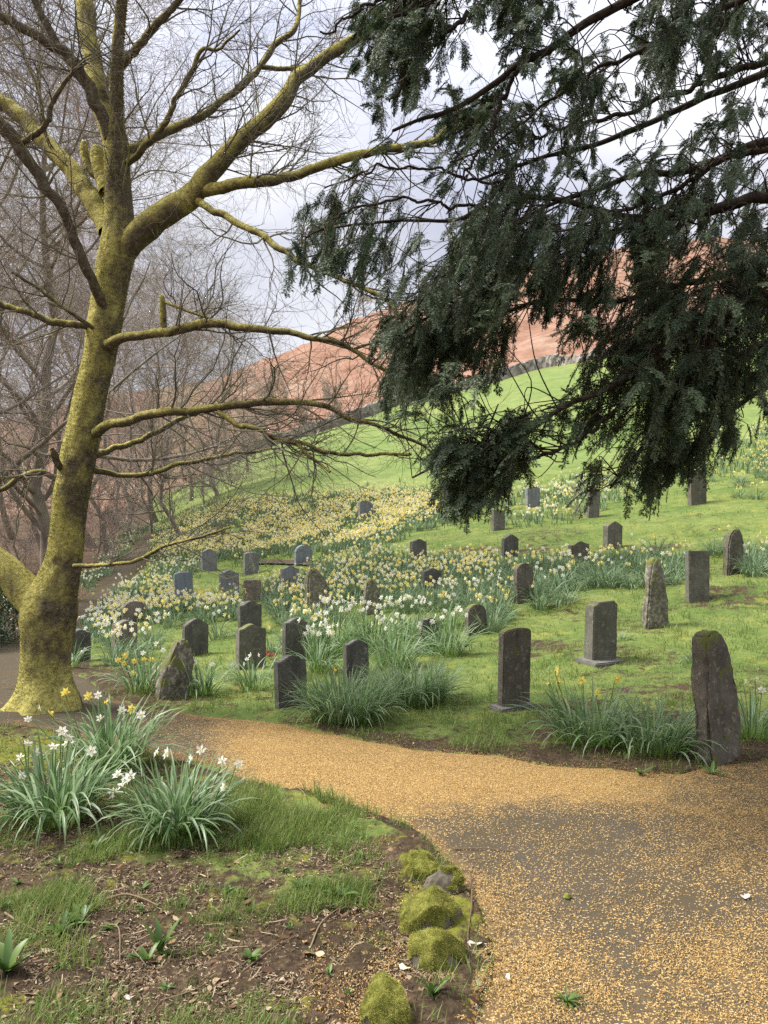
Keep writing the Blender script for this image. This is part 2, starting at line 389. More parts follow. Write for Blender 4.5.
    br = k.mix(k.ramp(k.noise(c, .35, 8, .75), [(.38, .75), (.58, 0.)]), br, (.15, .085, .05))
    col = k.mix(g2[0], col, br)
    orange = k.ramp(k.vor(c, 70, 'F1', 'Distance'), [(.25, (.40, .22, .06)), (.6, (.22, .12, .035))])
    f = k.math('ADD', g2[1], k.math('MULTIPLY', k.math('SUBTRACT', k.noise(c, 55, 4, .7), .5), 1.3))
    col = k.mix(k.ramp(f, [(.5, 0.), (.6, .85)]), col, orange)
    k.bump(k.math('ADD', k.noise(c, 28, 8, .7), k.noise(c, 7, 3)), .7, .03)
    M['ground'] = k.fin(col, .95, .1)

    # asphalt path with fallen yew cones
    k = NT('asphalt_path'); c = k.coord('World'); a = k.attr()
    asp = k.mix(k.ramp(k.noise(c, 240, 3, .6), [(.35, 0.), (.7, 1.)]), (.036, .030, .021), (.115, .096, .068))
    asp = k.mix(k.ramp(k.noise(c, 2.2, 6, .6), [(.4, 0.), (.7, .6)]), asp, (.07, .052, .026))
    cell = k.n('ShaderNodeTexVoronoi', feature='F1'); k.l(c, cell.inputs['Vector']); cell.inputs['Scale'].default_value = 130
    sp = k.n('ShaderNodeSeparateColor'); k.l(cell.outputs['Color'], sp.inputs[0])
    cov = k.math('ADD', a[0], k.math('MULTIPLY', k.math('SUBTRACT', k.noise(c, 6, 6, .65), .5), .9))
    on = k.math('LESS_THAN', sp.outputs[0], k.math('MULTIPLY', cov, .8)); shape = k.math('LESS_THAN', cell.outputs['Distance'], .52)
    on = k.math('MULTIPLY', on, shape)
    oc = k.ramp(sp.outputs[1], [(0, (.26, .16, .06)), (.5, (.42, .27, .095)), (1, (.50, .35, .155))])
    brown = k.ramp(k.noise(c, 12, 6, .7), [(.35, (.085, .06, .035)), (.65, (.15, .10, .05))])
    asp = k.mix(k.ramp(k.math('ADD', a[1], k.math('MULTIPLY', k.math('SUBTRACT', k.noise(c, 8, 6), .5), .9)), [(.4, 0.), (.65, .85)]), asp, brown)
    asp = k.mix(k.math('MULTIPLY', k.ramp(k.math('ADD', cov, k.math('MULTIPLY', k.math('SUBTRACT', k.noise(c, 330, 3, .7), .5), 1.6)), [(.35, 0.), (.75, 1.)]), .75), asp, (.22, .138, .052))
    gm = k.ramp(k.math('ADD', a[2], k.math('MULTIPLY', k.math('SUBTRACT', k.noise(c, 2.5, 6), .5), .9)), [(.5, 0.), (.65, .8)])
    asp = k.mix(gm, asp, (.13, .13, .03))
    col = k.mix(on, asp, oc)
    k.bump(k.math('ADD', k.math('MULTIPLY', on, .8), k.noise(c, 260, 3)), .5, .004)
    M['path'] = k.fin(col, .9, .06)
    k = NT('dry_stone'); c = k.coord('World')
    M['wall'] = k.fin(k.ramp(k.vor(c, 2.2, 'F1', 'Color'), [(.2, (.13, .12, .105)), (.6, (.24, .22, .19)), (.9, (.33, .30, .26))]), .95, .1)
    return M
M = make_materials()

def wall_line(px): return 88.5 + 2.2 * np.sin(px / 57.) + 1.5 * np.sin(px / 21. + 1) + .012 * (px - 400)
# ------------------------------------------------------------------ path outline
PATH_MAIN = [((440, 1900), (2400, 1500)), ((462, 1250), (1500, 1050)), ((478, 1040), (1100, 870)), ((490, 950), (900, 782)), ((474, 885), (772, 757)), ((428, 842), (690, 772)), ((385, 817), (600, 768)),
             ((330, 798), (490, 756)), ((270, 785), (390, 743)), ((205, 769), (282, 723)), ((140, 749), (190, 712)), ((70, 735), (120, 700)),
             ((20, 724), (70, 672)), ((-40, 728), (20, 643)), ((-140, 745), (-70, 632)), ((-300, 770), (-220, 632))]
PATH_SIDE = [((0, 690), (66, 690)), ((28, 652), (66, 655)), ((58, 625), (86, 626)), ((81, 601), (107, 601)), ((104, 578), (126, 578)), ((122, 560), (141, 560)),
             ((134, 546), (150, 546)), ((142, 537), (154, 537)), ((146, 531), (155, 531))]
def strip(sections, na, nc, jit):
    L = np.array([hit(*a)[:2] for a, b in sections]); R = np.array([hit(*b)[:2] for a, b in sections])
    L3 = catmull(np.c_[L, L[:, 0] * 0], na); R3 = catmull(np.c_[R, R[:, 0] * 0], na)
    # keep matching stations
    def stations(E):
        s = np.linspace(0, len(E) - 1, na); i = np.clip(s.astype(int), 0, len(E) - 2); t = (s - i)[:, None]
        c = np.vstack([2 * E[0] - E[1], E, 2 * E[-1] - E[-2]])
        p0, p1, p2, p3 = c[i], c[i + 1], c[i + 2], c[i + 3]
        return .5 * (2 * p1 + (p2 - p0) * t + (2 * p0 - 5 * p1 + 4 * p2 - p3) * t * t + (3 * p1 - p0 - 3 * p2 + p3) * t ** 3)
    A, B = stations(L), stations(R)
    A = A + jit * (np.stack([fbm(A[:, 0] * 3, A[:, 1] * 3, 8), fbm(A[:, 0] * 3, A[:, 1] * 3, 9)], -1) - .5)
    B = B + jit * (np.stack([fbm(B[:, 0] * 3, B[:, 1] * 3, 8), fbm(B[:, 0] * 3, B[:, 1] * 3, 9)], -1) - .5)
    return A, B
pm_A, pm_B = strip(PATH_MAIN, 260, 40, .16)
ps_A, ps_B = strip(PATH_SIDE, 140, 12, .1)
poly_main = np.vstack([pm_A, pm_B[::-1]]); poly_side = np.vstack([ps_A, ps_B[::-1]])
def on_path(x, y):
    return inpoly(x, y, poly_main[::2]) | inpoly(x, y, poly_side[::2])
def edge_dist(x, y):
    """distance to the path's edges, m"""
    e = np.vstack([pm_A[::2], pm_B[::2], ps_A[::2], ps_B[::2]])
    x = np.asarray(x); out = np.empty(x.shape).ravel(); xf = x.ravel(); yf = np.asarray(y).ravel()
    for i in range(0, len(xf), 20000):
        d = (xf[i:i + 20000, None] - e[None, :, 0]) ** 2 + (yf[i:i + 20000, None] - e[None, :, 1]) ** 2
        out[i:i + 20000] = np.sqrt(d.min(1))
    return out.reshape(x.shape)
def path_mesh(name, A, B, nc, seed):
    na = len(A); t = np.linspace(0, 1, nc)
    xy = A[:, None] * (1 - t)[None, :, None] + B[:, None] * t[None, :, None]
    z = zt(xy[..., 0], xy[..., 1]) + .004 * seed
    z = z - .014 * (np.abs(t - .5) * 2)[None] ** 12
    V = np.concatenate([xy, z[..., None]], -1).reshape(-1, 3)
    i = np.arange(na - 1)[:, None]; j = np.arange(nc - 1)[None]
    q = np.stack([i * nc + j, i * nc + j + 1, (i + 1) * nc + j + 1, (i + 1) * nc + j], -1).reshape(-1, 4)
    return V, q

# flower-drift layout on the photograph's ground (pixel outlines -> ground)
def coverage(x, y):
    """how thickly the fallen yew cones lie on the path"""
    px, py = proj(x, y, zt(x, y))
    c = .31 + 0 * px + .12 * (1 - sstep(800, 860, py))
    c = c + .62 * np.exp(-((py - (746 + (px - 250) * .09)) / 28) ** 2) * sstep(170, 300, px) * (1 - sstep(580, 720, px))
    c = c + .5 * np.exp(-((px - 380) / 110) ** 2 - ((py - 775) / 40) ** 2)
    c = c + .25 * np.exp(-((px - 540) / 50) ** 2 - ((py - 930) / 90) ** 2)
    c = c + .12 * sstep(560, 740, px) * (1 - np.exp(-((py - 790) / 30) ** 2))
    c = c - .40 * np.exp(-((px - 565) / 95) ** 2 - ((py - 828) / 28) ** 2) - .30 * np.exp(-((px - 480) / 60) ** 2 - ((py - 850) / 22) ** 2)
    c = c - .22 * np.exp(-((px - 690) / 120) ** 2 - ((py - 905) / 40) ** 2) - .2 * np.exp(-((px - 560) / 60) ** 2 - ((py - 905) / 50) ** 2)
    c = c * sstep(120, 260, px)
    return np.clip(np.maximum(c, .14 * sstep(160, 260, px)), 0, 1)
def build_ground():
    # ground sheet: fine in front, reaching past the hill crest
    th = np.concatenate([np.linspace(-180, -50, 30)[:-1], np.linspace(-50, 50, 620), np.linspace(50, 180, 30)[1:]])
    rr = np.concatenate([[.05], np.exp(np.linspace(math.log(.4), math.log(1.9), 20))[:-1], np.exp(np.linspace(math.log(1.9), math.log(12), 330))[:-1], np.exp(np.linspace(math.log(12), math.log(520), 240))])
    T, R = np.meshgrid(np.radians(th), rr)
    X = R * np.sin(T); Y = R * np.cos(T); Z = zt(X, Y)
    on = on_path(X, Y); d = edge_dist(X, Y); inside = np.where(on, d, -d)
    Z = Z - .035 * sstep(-.03, .10, inside) + .012 * np.exp(-((inside + .10) / .09) ** 2) * (Y < 30)
    near = (1 - sstep(10, 22, Y)) * (1 - sstep(-.02, .03, inside))
    Z = Z + near * (.035 * (fbm(X * 5, Y * 5, 11, 3) - .5) + .028 * (fbm(X * 22, Y * 22, 12, 3) - .5))
    px, py = proj(X, Y, Z)
    # soil amounts
    soil = .12 + .10 * (Y < 26)
    fg = (~on) & (inpoly(px, py, [(-900, 735), (60, 720), (150, 748), (205, 769), (270, 785), (330, 797), (400, 830), (470, 885), (495, 940), (480, 1030), (470, 3000), (-3000, 3000), (-3000, 800)]) | (Y < 2.3))
    soil = np.where(fg, .66 + .16 * sstep(800, 960, py), soil)
    for cx, cy, sx, sy, a in ((285, 815, 90, 22, .75), (250, 870, 60, 28, .35), (300, 890, 30, 20, .3), (330, 830, 50, 18, .4), (140, 850, 80, 25, .3), (40, 745, 60, 16, .3), (70, 895, 60, 25, .25), (340, 880, 40, 25, .25)):
        soil = soil - .62 * a * np.exp(-((px - cx) / sx) ** 2 - ((py - cy) / sy) ** 2) * fg
    soil = np.where(~fg & ~on, soil + (.42 * np.exp(-(d / .30) ** 2) * sstep(200, 420, px) + .16) * (Y < 7.2), soil)
    soil = np.where(~fg & ~on, soil + .55 * np.exp(-((px - 130) / 70) ** 2 - ((py - 682) / 24) ** 2) + .5 * np.exp(-((px - 740) / 50) ** 2 - ((py - 762) / 14) ** 2), soil)
    for cx, cy, sx, sy, a in ((555, 650, 60, 8, .4), (640, 630, 40, 8, .4), (700, 600, 40, 7, .45), (520, 552, 60, 3.5, .5), (640, 548, 60, 4, .45), (720, 530, 40, 5, .4), (560, 640, 30, 8, .3), (735, 590, 30, 6, .4), (250, 690, 40, 8, .25)):
        soil = soil + .62 * a * np.exp(-((px - cx) / sx) ** 2 - ((py - cy) / sy) ** 2) * (~fg)
    soil = soil + .22 * sstep(.52, .7, fbm(X * .9, Y * .9, 21, 4)) * (~fg) * (px > 430) * (Y < 26)
    soil = np.where((px < 150 - 60 * sstep(30, 12, Y)) & (Y > 9) & ~on & (px < 150), .75, soil)
    mossm = .15 + .30 * fg * (1 - .5 * sstep(900, 980, py))
    for cx, cy, sx, sy, a in ((30, 752, 60, 14, .4), (285, 1000, 30, 14, .45), (10, 1003, 20, 10, .5), (440, 905, 40, 40, .25)):
        mossm = mossm + a * np.exp(-((px - cx) / sx) ** 2 - ((py - cy) / sy) ** 2)
    field = sstep(31, 39, Y + 3 * (fbm(X * .3, Y * .3, 31) - .5)) * sstep(150, 215, px) 
    wy = wall_line(px); brack = sstep(wy - .6, wy + .8, Y)
    brack = np.where(px < 200, brack * .8, brack); brack = np.maximum(brack, .15 * (Y > 14) * (1 - sstep(90, 150, px)) * ~on)
    ora = np.where(fg, .42 * np.exp(-(d / .10) ** 2) * sstep(250, 380, px) + .12 * sstep(300, 420, px) * sstep(930, 1000, py), 0) + np.where(~fg & ~on, .35 * np.exp(-(d / .06) ** 2) * (Y < 7) * (px > 300), 0)
    nr, nt = X.shape
    V = np.stack([X, Y, Z], -1).reshape(-1, 3)
    i = np.arange(nr - 1)[:, None]; j = np.arange(nt - 1)[None]
    q = np.stack([i * nt + j, (i + 1) * nt + j, (i + 1) * nt + j + 1, i * nt + j + 1], -1).reshape(-1, 4)
    q = q[:, ::-1]
    A = np.stack([soil, mossm, field, 0 * X + 1], -1).reshape(-1, 4)
    g = Geo(); g.add(V, q, np.clip(A, 0, 1)); me = g.mesh('ground', M['ground'])
    at = me.attributes.new('w', 'FLOAT_COLOR', 'POINT')
    at.data.foreach_set('color', np.stack([brack, ora, 0 * X, 0 * X + 1], -1).astype(np.float32).ravel())
    o = link('ground', me); tag(o, kind='structure')
    return lambda x, y: None
build_ground()

def soil_fg(px, py):
    return inpoly(px, py, [(-900, 735), (60, 720), (150, 748), (205, 769), (270, 785), (330, 797), (400, 830), (470, 885), (495, 940), (480, 1030), (470, 3000), (-3000, 3000), (-3000, 800)])

V, q = path_mesh('path', pm_A, pm_B, 60, 1)
g = Geo(); cov = coverage(V[:, 0], V[:, 1]); px, py = proj(V[:, 0], V[:, 1], V[:, 2])
ed = edge_dist(V[:, 0], V[:, 1])
A = np.stack([cov, np.clip(.75 * np.exp(-(ed / .12) ** 2) * (V[:, 1] < 7) + .45 * sstep(260, 150, px) * sstep(30, 150, px), 0, 1), 0 * cov, 0 * cov + 1], -1)
g.add(V, q, A); tag(g.obj('path', M['path']), kind='structure')
V, q = path_mesh('side_path', ps_A, ps_B, 14, 2)
g = Geo(); n = len(V)
al = np.repeat(np.linspace(0, 1, 140), 14); g.add(V, q, np.stack([np.zeros(n), .22 * sstep(.12, .35, al), .30 * sstep(.15, .4, al), np.ones(n)], -1)); tag(g.obj('side_path', M['path']), kind='structure')
# short pale upper path between the far headstones
a = [((248, 566), (252, 561)), ((268, 565), (270, 561)), ((290, 566), (290, 561.5)), ((312, 567), (312, 563))]
A_, B_ = strip(a, 24, 4, .05); V, q = path_mesh('upper_path', A_, B_, 4, 6); g = Geo(); n = len(V)
V[:, 2] += .05
g.add(V, q, np.stack([np.zeros(n), np.zeros(n), np.zeros(n), np.ones(n)], -1)); tag(g.obj('upper_path', M['path']), kind='structure')

# fallen yew cones lying on the path
def scatter_screen(n, x0, x1, ylo, yhi, r=rng):
    """ground points spread evenly as seen from the path"""
    Y = 1 / r.uniform(1 / yhi, 1 / ylo, n); px = r.uniform(x0, x1, n)
    X = (px - HX) * Y / F
    return X, Y, zt(X, Y)
def flakes():
    r = np.random.default_rng(21)
    X, Y, Z = scatter_screen(640000, 130, 1020, 2.1, 6.4, r)
    on = on_path(X, Y)
    d = edge_dist(X, Y)
    cl = coverage(X, Y) + 1.2 * (fbm(X * 5, Y * 5, 41, 5) - .5) + .5 * (fbm(X * 22, Y * 22, 42, 2) - .5)
    px, py = proj(X, Y, Z)
    keep = (on & (r.random(len(X)) < np.clip(cl, 0, 1) * .72)) | (~on & (r.random(len(X)) < (.5 * np.exp(-(d / .22) ** 2) + .22 * sstep(250, 400, px) * sstep(860, 980, py) + .05 * sstep(100, 250, px) * sstep(900, 1000, py)) * sstep(.3, .6, fbm(X * 9, Y * 9, 44, 3))) & (px > 300) & (py > 720))
    X, Y, Z = X[keep], Y[keep], Z[keep]; n = len(X)
    a = r.uniform(0, 6.28, n); L = r.uniform(.0015, .0046, n) * np.where(r.random(n) < .06, 1.6, 1); W = L * r.uniform(.28, .65, n); ti = r.normal(0, .35, n)
    ca, sa = np.cos(a), np.sin(a)
    c = np.stack([X, Y, Z + .0065], -1)
    u = np.stack([ca, sa, np.sin(ti)], -1) * L[:, None]; w = np.stack([-sa, ca, r.normal(0, .3, n)], -1) * W[:, None]
    V = np.stack([c - u, c + w + [0, 0, .003], c + u, c - w + [0, 0, .002]], 1).reshape(-1, 3)
    Q = np.arange(n * 4).reshape(-1, 4)
    A = np.zeros((n, 4, 4)); A[..., 0] = r.random(n)[:, None]; A[..., 1] = .5
    g = Geo(); g.add(V, Q, A.reshape(-1, 4))
    tag(g.obj('fallen_yew_cones', M['flake'], smooth=False), 'orange fallen yew cones scattered thickly over the grey path', 'fallen cones', kind='stuff')
flakes()

# ------------------------------------------------------------------ headstones
def outline(kind, w, h, r):
    """front outline (x,z), counter-clockwise from bottom left"""
    W = w / 2
    if kind == 'arch':
        a = np.linspace(0, math.pi, 13)
        top = [(W * math.cos(t), h - w * .14 + w * .14 * math.sin(t) ** .8 if 0 < t < math.pi else h - w * .14) for t in a]
        return [(-W, 0), (W, 0)] + top
    if kind == 'ogee':
        xs = np.linspace(1, -1, 17)
        top = [(W * x, h - w * .16 * (.5 - .5 * math.cos(math.pi * min(1, abs(x) * 1.08)))) for x in xs]
        return [(-W, 0), (W, 0)] + top
    if kind == 'peak':
        xs = np.linspace(1, -1, 11)
        return [(-W, 0), (W, 0)] + [(W * x, h - w * .28 * abs(x) ** 1.25) for x in xs]
    if kind == 'round':
        a = np.linspace(0, math.pi, 15)
        return [(-W, 0), (W, 0)] + [(W * math.cos(t), h - W * .85 + W * .85 * math.sin(t)) for t in a]
    if kind == 'square':
        return [(-W, 0), (W, 0), (W, h * .985), (W * .3, h), (-W * .4, h * .99), (-W, h)]
    if kind == 'stepped':
        return [(-W, 0), (W, 0), (W, h * .95), (W * .78, h * .955), (W * .76, h), (-W * .62, h * .985), (-W * .64, h * .94), (-W, h * .93)]
    if kind == 'slant':
        return [(-W, 0), (W, 0), (W * .98, h * .80), (W * .6, h * .96), (W * .1, h), (-W * .7, h * .985), (-W, h * .93)]
    if kind == 'point':       # rough upright slab narrowing to a point left of centre
        return [(-W, 0), (W, 0), (W * .93, h * .22), (W * .76, h * .45), (W * .5, h * .68), (W * .15, h * .88), (-W * .12, h * .985), (-W * .35, h), (-W * .62, h * .93), (-W * .8, h * .7), (-W * .88, h * .4)]
    if kind == 'pillar':      # slate with slanted peak: right side falls in a curve
        return [(-W, 0), (W, 0), (W * 1.02, h * .3), (W * .96, h * .55), (W * .72, h * .74), (W * .45, h * .88), (W * .05, h * .985), (-W * .35, h), (-W * .8, h * .96), (-W * .95, h * .86), (-W, h * .5)]
    if kind == 'shoulder':
        return [(-W, 0), (W, 0), (W * .95, h * .4), (W, h * .72), (W * .72, h * .86), (W * .55, h * .97), (W * .1, h), (-W * .4, h * .96), (-W * .8, h * .85), (-W, h * .6), (-W * .94, h * .3)]
    if kind == 'lean':
        return [(-W, 0), (W, 0), (W * .95, h * .3), (W * .98, h * .62), (W * .75, h * .84), (W * .55, h * .98), (W * .0, h), (-W * .25, h * .88), (-W * .55, h * .62), (-W * .8, h * .4), (-W * .98, h * .2)]
def slab(kind, w, h, t, rough, seed, sink=.12):
    import bmesh
    r = np.random.default_rng(seed)
    pts = outline(kind, w, h, r)
    pts = [(x, z - (sink if i < 2 else 0)) for i, (x, z) in enumerate(pts)]
    bm = bmesh.new()
    fv = [bm.verts.new((x, -t / 2, z)) for x, z in pts]
    f = bm.faces.new(fv)
    ex = bmesh.ops.extrude_face_region(bm, geom=[f])
    for v in ex['geom']:
        if isinstance(v, bmesh.types.BMVert): v.co.y += t
    bmesh.ops.recalc_face_normals(bm, faces=bm.faces[:])
    bmesh.ops.bevel(bm, geom=[e for e in bm.edges if e.calc_face_angle(0) > .6], offset=min(.008, t * .15) if rough < .5 else t * .14, segments=2, affect='EDGES')
    bmesh.ops.triangulate(bm, faces=bm.faces[:])
    if rough > .0:
        lim = .03 if rough > .5 else .05
        for _ in range(5):
            es = [e for e in bm.edges if e.calc_length() > lim * 1.6]
            if not es or len(bm.verts) > 9000: break
            bmesh.ops.subdivide_edges(bm, edges=es, cuts=1)
            bmesh.ops.triangulate(bm, faces=[f for f in bm.faces if len(f.verts) > 3])
        bm.normal_update()
        co = np.array([v.co[:] for v in bm.verts]); no = np.array([v.normal[:] for v in bm.verts])
        s1 = seed * 3.3
        d = (fbm(co[:, 0] * 7 + co[:, 1] * 5 + s1, co[:, 2] * 5 - co[:, 1] * 4, 5, 4) - .5) * .09 * rough + (fbm(co[:, 0] * 30 + s1, co[:, 2] * 18 + co[:, 1] * 31, 6, 3) - .5) * .03 * rough
        # slaty layers along the edges
        d = d + (np.abs(no[:, 1]) < .5) * (fbm(co[:, 1] * 70 + s1, co[:, 2] * 3, 7, 2) - .5) * .045 * rough
        co = co + no * d[:, None]
        for v, c in zip(bm.verts, co): v.co = c
    me = bpy.data.meshes.new('headstone'); bm.to_mesh(me); bm.free()
    for p in me.polygons: p.use_smooth = rough > .5
    return me
STONES = []
def headstone(x0, x1, base, top, edge, phi, kind, mat, label, rough=.12, lean=0, tilt=0, plinth=False, cat='headstone', depth=None):
    pxc = (x0 + x1) / 2
    X, Y, Z = hit(pxc, base)
    s = Y / F; ph = math.radians(phi)
    H = (base - top) * s; t = max(.05, edge * s / max(.3, math.sin(ph))); w = max(.2, (x1 - x0 - edge) * s / math.cos(ph))
    w = min(w, H * 1.1)
    yaw = ph - math.atan2(X, Y)
    lean = lean + ((len(STONES) * 37) % 7 - 3) * .45; tilt = tilt + ((len(STONES) * 53) % 9 - 4) * .6
    root = empty('headstone', (X, Y, Z), label, cat, 'headstones on the grave slope', yaw)
    root.rotation_euler = (math.radians(tilt), math.radians(lean), yaw)
    me = slab(kind, w, H, t, rough, len(STONES) + 11)
    me.materials.append(M[mat])
    if not plinth:
        # a plain slab: one mesh, no parts
        bpy.data.objects.remove(root)
        o = link('headstone', me); o.location = (X, Y, Z); o.rotation_euler = (math.radians(tilt), math.radians(lean), yaw)
        tag(o, label, cat, 'headstones on the grave slope'); root = o
    else:
        link('slab', me, root)
        import bmesh
        bm = bmesh.new(); bmesh.ops.create_cube(bm, size=1)
        for v in bm.verts: v.co = Vector((v.co.x * w * 1.28 - w * .10, v.co.y * t * 2.4 - t * .3, (v.co.z - .2) * .11))
        bmesh.ops.bevel(bm, geom=bm.edges[:], offset=.012, segments=2, affect='EDGES')
        pm = bpy.data.meshes.new('plinth'); bm.to_mesh(pm); bm.free(); pm.materials.append(M['plinth'])
        po = link('plinth', pm, root)
    STONES.append((root, X, Y, Z, pxc, base, x0, x1, top))
    return root
HS = headstone
HS(697, 741, 760, 630, 15, 55, 'pillar', 'slate_brown', 'tall dark rough slate headstone with slanting peak beside the path at the right', .55)
HS(497, 530, 707, 627, 6, 40, 'arch', 'slate_brown', 'smooth brown headstone with gently arched top on a low plinth, nearest the path bend', .06, plinth=True)
HS(584, 616, 661, 600, 9, 42, 'stepped', 'stone_olive', 'grey headstone with stepped shoulders standing on a plinth stone up the slope', .12, plinth=True)
HS(641, 669, 627, 557, 6, 32, 'point', 'stone_mossy', 'tall rough pointed standing stone, leaning slightly, between the stepped and the square slab', .6)
HS(686, 709, 600, 550, 4, 25, 'square', 'stone_olive', 'flat-topped rectangular slab right of the tall pointed stone', .2)
HS(722, 742, 574, 529, 6, 40, 'shoulder', 'slate_brown', 'rough dark shouldered stone, rightmost of the upper row', .5, lean=3)
HS(465, 487, 633, 604, 4, 30, 'round', 'slate_brown', 'small round-topped brown headstone right of the white daffodils', .12, lean=-2)
HS(514, 534, 602, 563, 4, 35, 'round', 'slate_brown', 'tall round-topped headstone amid grey-green daffodil leaves', .1, lean=1)
HS(422, 442, 590, 568, 3, 30, 'ogee', 'slate_dark', 'small near-black headstone with curved top above the white daffodils')
HS(410, 427, 558, 539, 3, 32, 'ogee', 'slate_dark', 'short dark headstone alone on grass below the yellow bank')
HS(501, 518, 557, 534, 3, 32, 'peak', 'slate_dark', 'small dark headstone with shallow peak standing just below the grass bank')
HS(569, 590, 562, 541, 4, 32, 'ogee', 'slate_brown', 'low brown headstone leaning forward in leaves left of the peaked stone', .12, lean=-4)
HS(603, 622, 548, 521, 5, 38, 'peak', 'stone_olive', 'grey-brown headstone with peaked top on the bank, under the yew tips')
HS(586, 599, 517, 490, 3, 25, 'square', 'stone_olive', 'narrow rectangular headstone high on the slope beside a bare twiggy bush', .12, lean=2)
HS(688, 706, 504, 470, 4, 30, 'square', 'slate_brown', 'brown headstone half hidden by hanging yew tips at upper right', .12)
HS(525, 540, 507, 487, 3, 25, 'arch', 'stone_grey', 'pale grey headstone top peeping out beside the hanging yew tip')
HS(491, 505, 530, 510, 3, 25, 'square', 'stone_olive', 'faint grey headstone almost hidden behind the lowest yew spray')
HS(358, 373, 519, 501, 2, 20, 'slant', 'stone_grey', 'lone grey headstone with slanting top in the yellow daffodil bank', .12)
HS(201, 217, 571, 549, 2, 18, 'ogee', 'stone_grey', 'pale grey headstone at the foot of the yellow bank, farthest left of the three')
HS(243, 259, 574, 552, 2, 18, 'arch', 'stone_grey', 'pale grey upright headstone at the left end of the short upper path')
HS(294, 312, 564, 545, 2, 18, 'round', 'stone_blue', 'grey round-topped headstone at the right end of the short upper path')
HS(174, 193, 599, 572, 2, 15, 'arch', 'stone_blue', 'pale blue-grey headstone nearest the narrow side path', .05)
HS(219, 239, 596, 570, 2, 18, 'ogee', 'stone_grey', 'dull grey headstone with white daffodils at its foot on bright grass')
HS(243, 261, 602, 580, 2, 15, 'square', 'stone_warm', 'low reddish-brown square headstone right of the dull grey one')
HS(280, 299, 588, 566, 2, 22, 'ogee', 'stone_grey', 'grey-brown headstone left of the tall rough pointed stone in pale daffodils')
HS(304, 336, 612, 567, 4, 20, 'point', 'stone_mossy', 'broad lichened standing stone tapering to a leaning tip, in the middle of the daffodils', .6, lean=-4)
HS(361, 383, 614, 578, 3, 20, 'point', 'stone_mossy', 'small mossy pointed stone rising behind the white daffodils', .6, lean=2)
HS(122, 146, 622, 601, 2, 18, 'round', 'stone_warm', 'round-topped brown headstone half sunk in daffodils near the side path')
HS(113, 137, 650, 620, 3, 18, 'ogee', 'stone_warm', 'brown headstone with curved top in front of the round brown one')
HS(67, 90, 661, 629, 3, 18, 'ogee', 'slate_dark', 'dark headstone with white flowers before it, just right of the mossy trunk')
HS(182, 208, 655, 618, 3, 24, 'peak', 'slate_dark', 'dark headstone with shallow peak behind the leaning mossy slab')
HS(155, 191, 697, 639, 6, 25, 'lean', 'stone_mossy', 'leaning rough mossy slab beside the path, between two daffodil clumps', .6, lean=3)
HS(238, 262, 634, 601, 3, 22, 'ogee', 'slate_dark', 'black headstone directly behind the olive-grey one')
HS(236, 266, 668, 624, 4, 20, 'ogee', 'stone_olive', 'olive-grey headstone with white daffodils at its foot')
HS(282, 308, 660, 618, 4, 30, 'ogee', 'slate_dark', 'near-black headstone with rounded top and lichen edge right of the olive-grey one')
HS(275, 308, 707, 655, 5, 30, 'ogee', 'slate_dark', 'dark headstone with curved top left of the big leafy clumps, close to the path')
HS(344, 370, 690, 640, 4, 28, 'ogee', 'slate_dark', 'black lichen-speckled headstone standing behind the big leafy clumps')
HS(414, 434, 652, 617, 3, 30, 'ogee', 'slate_dark', 'tilted black headstone sunk among white daffodil leaves', lean=12)
HS(277, 291, 611, 601, 2, 20, 'round', 'slate_dark', 'very low dark grave marker just left of the broad lichened stone')

# ------------------------------------------------------------------ flowers
def flower_geo(g, c, d, R, rnd, mp, mt, r, petals=6, cup=.12, tl=.5, segs=6, trumpet=True):
    """star of petals (material mp) and trumpet (mt) for N flowers"""
    c = np.asarray(c, float).reshape(-1, 3); d = nz(np.asarray(d, float).reshape(-1, 3)); N = len(c); R = np.asarray(R).reshape(-1, 1, 1)
    up = np.array([0, 0, 1.]); u = nz(np.cross(d, up) + 1e-6); w = np.cross(u, d)
    a = np.arange(petals) * 2 * np.pi / petals + r.uniform(0, 1, (N, 1))
    def pol(ang, rad, dep): return (np.cos(ang)[..., None] * u[:, None] + np.sin(ang)[..., None] * w[:, None]) * rad * R + d[:, None] * dep * R
    jit = r.normal(0, .1, (N, petals))[..., None]
    p0 = pol(a, .08, 0); p1 = pol(a - .47, .60, cup * .6 + jit); p2 = pol(a, 1., -.08 + jit * 2); p3 = pol(a + .47, .60, cup * .6 + jit)
    V = (np.stack([p0, p1, p2, p3], 2) + c[:, None, None]).reshape(-1, 3)
    at = np.zeros((len(V), 4)); at[:, 0] = np.repeat(rnd, petals * 4); at[:, 1] = .5
    if mp is not None: g.add(V, np.arange(len(V)).reshape(-1, 4), at, mp)
    if mt is None: return
    b = np.arange(segs) * 2 * np.pi / segs + np.zeros((N, 1))
    k0 = pol(b, .16, .0); k1 = pol(b, .2, tl * .7); k2 = pol(b, .30, tl)
    V = (np.stack([k0, k1, k2], 1) + c[:, None, None]).reshape(-1, 3)
    j = np.arange(segs); j2 = (j + 1) % segs
    q = np.concatenate([np.stack([i * segs + j, i * segs + j2, (i + 1) * segs + j2, (i + 1) * segs + j], -1) for i in range(2)] )
    Q = ((np.arange(N) * segs * 3)[:, None, None] + q[None]).reshape(-1, 4)
    at = np.zeros((len(V), 4)); at[:, 0] = np.repeat(rnd, segs * 3); at[:, 1] = .5
    g.add(V, Q, at, mt)
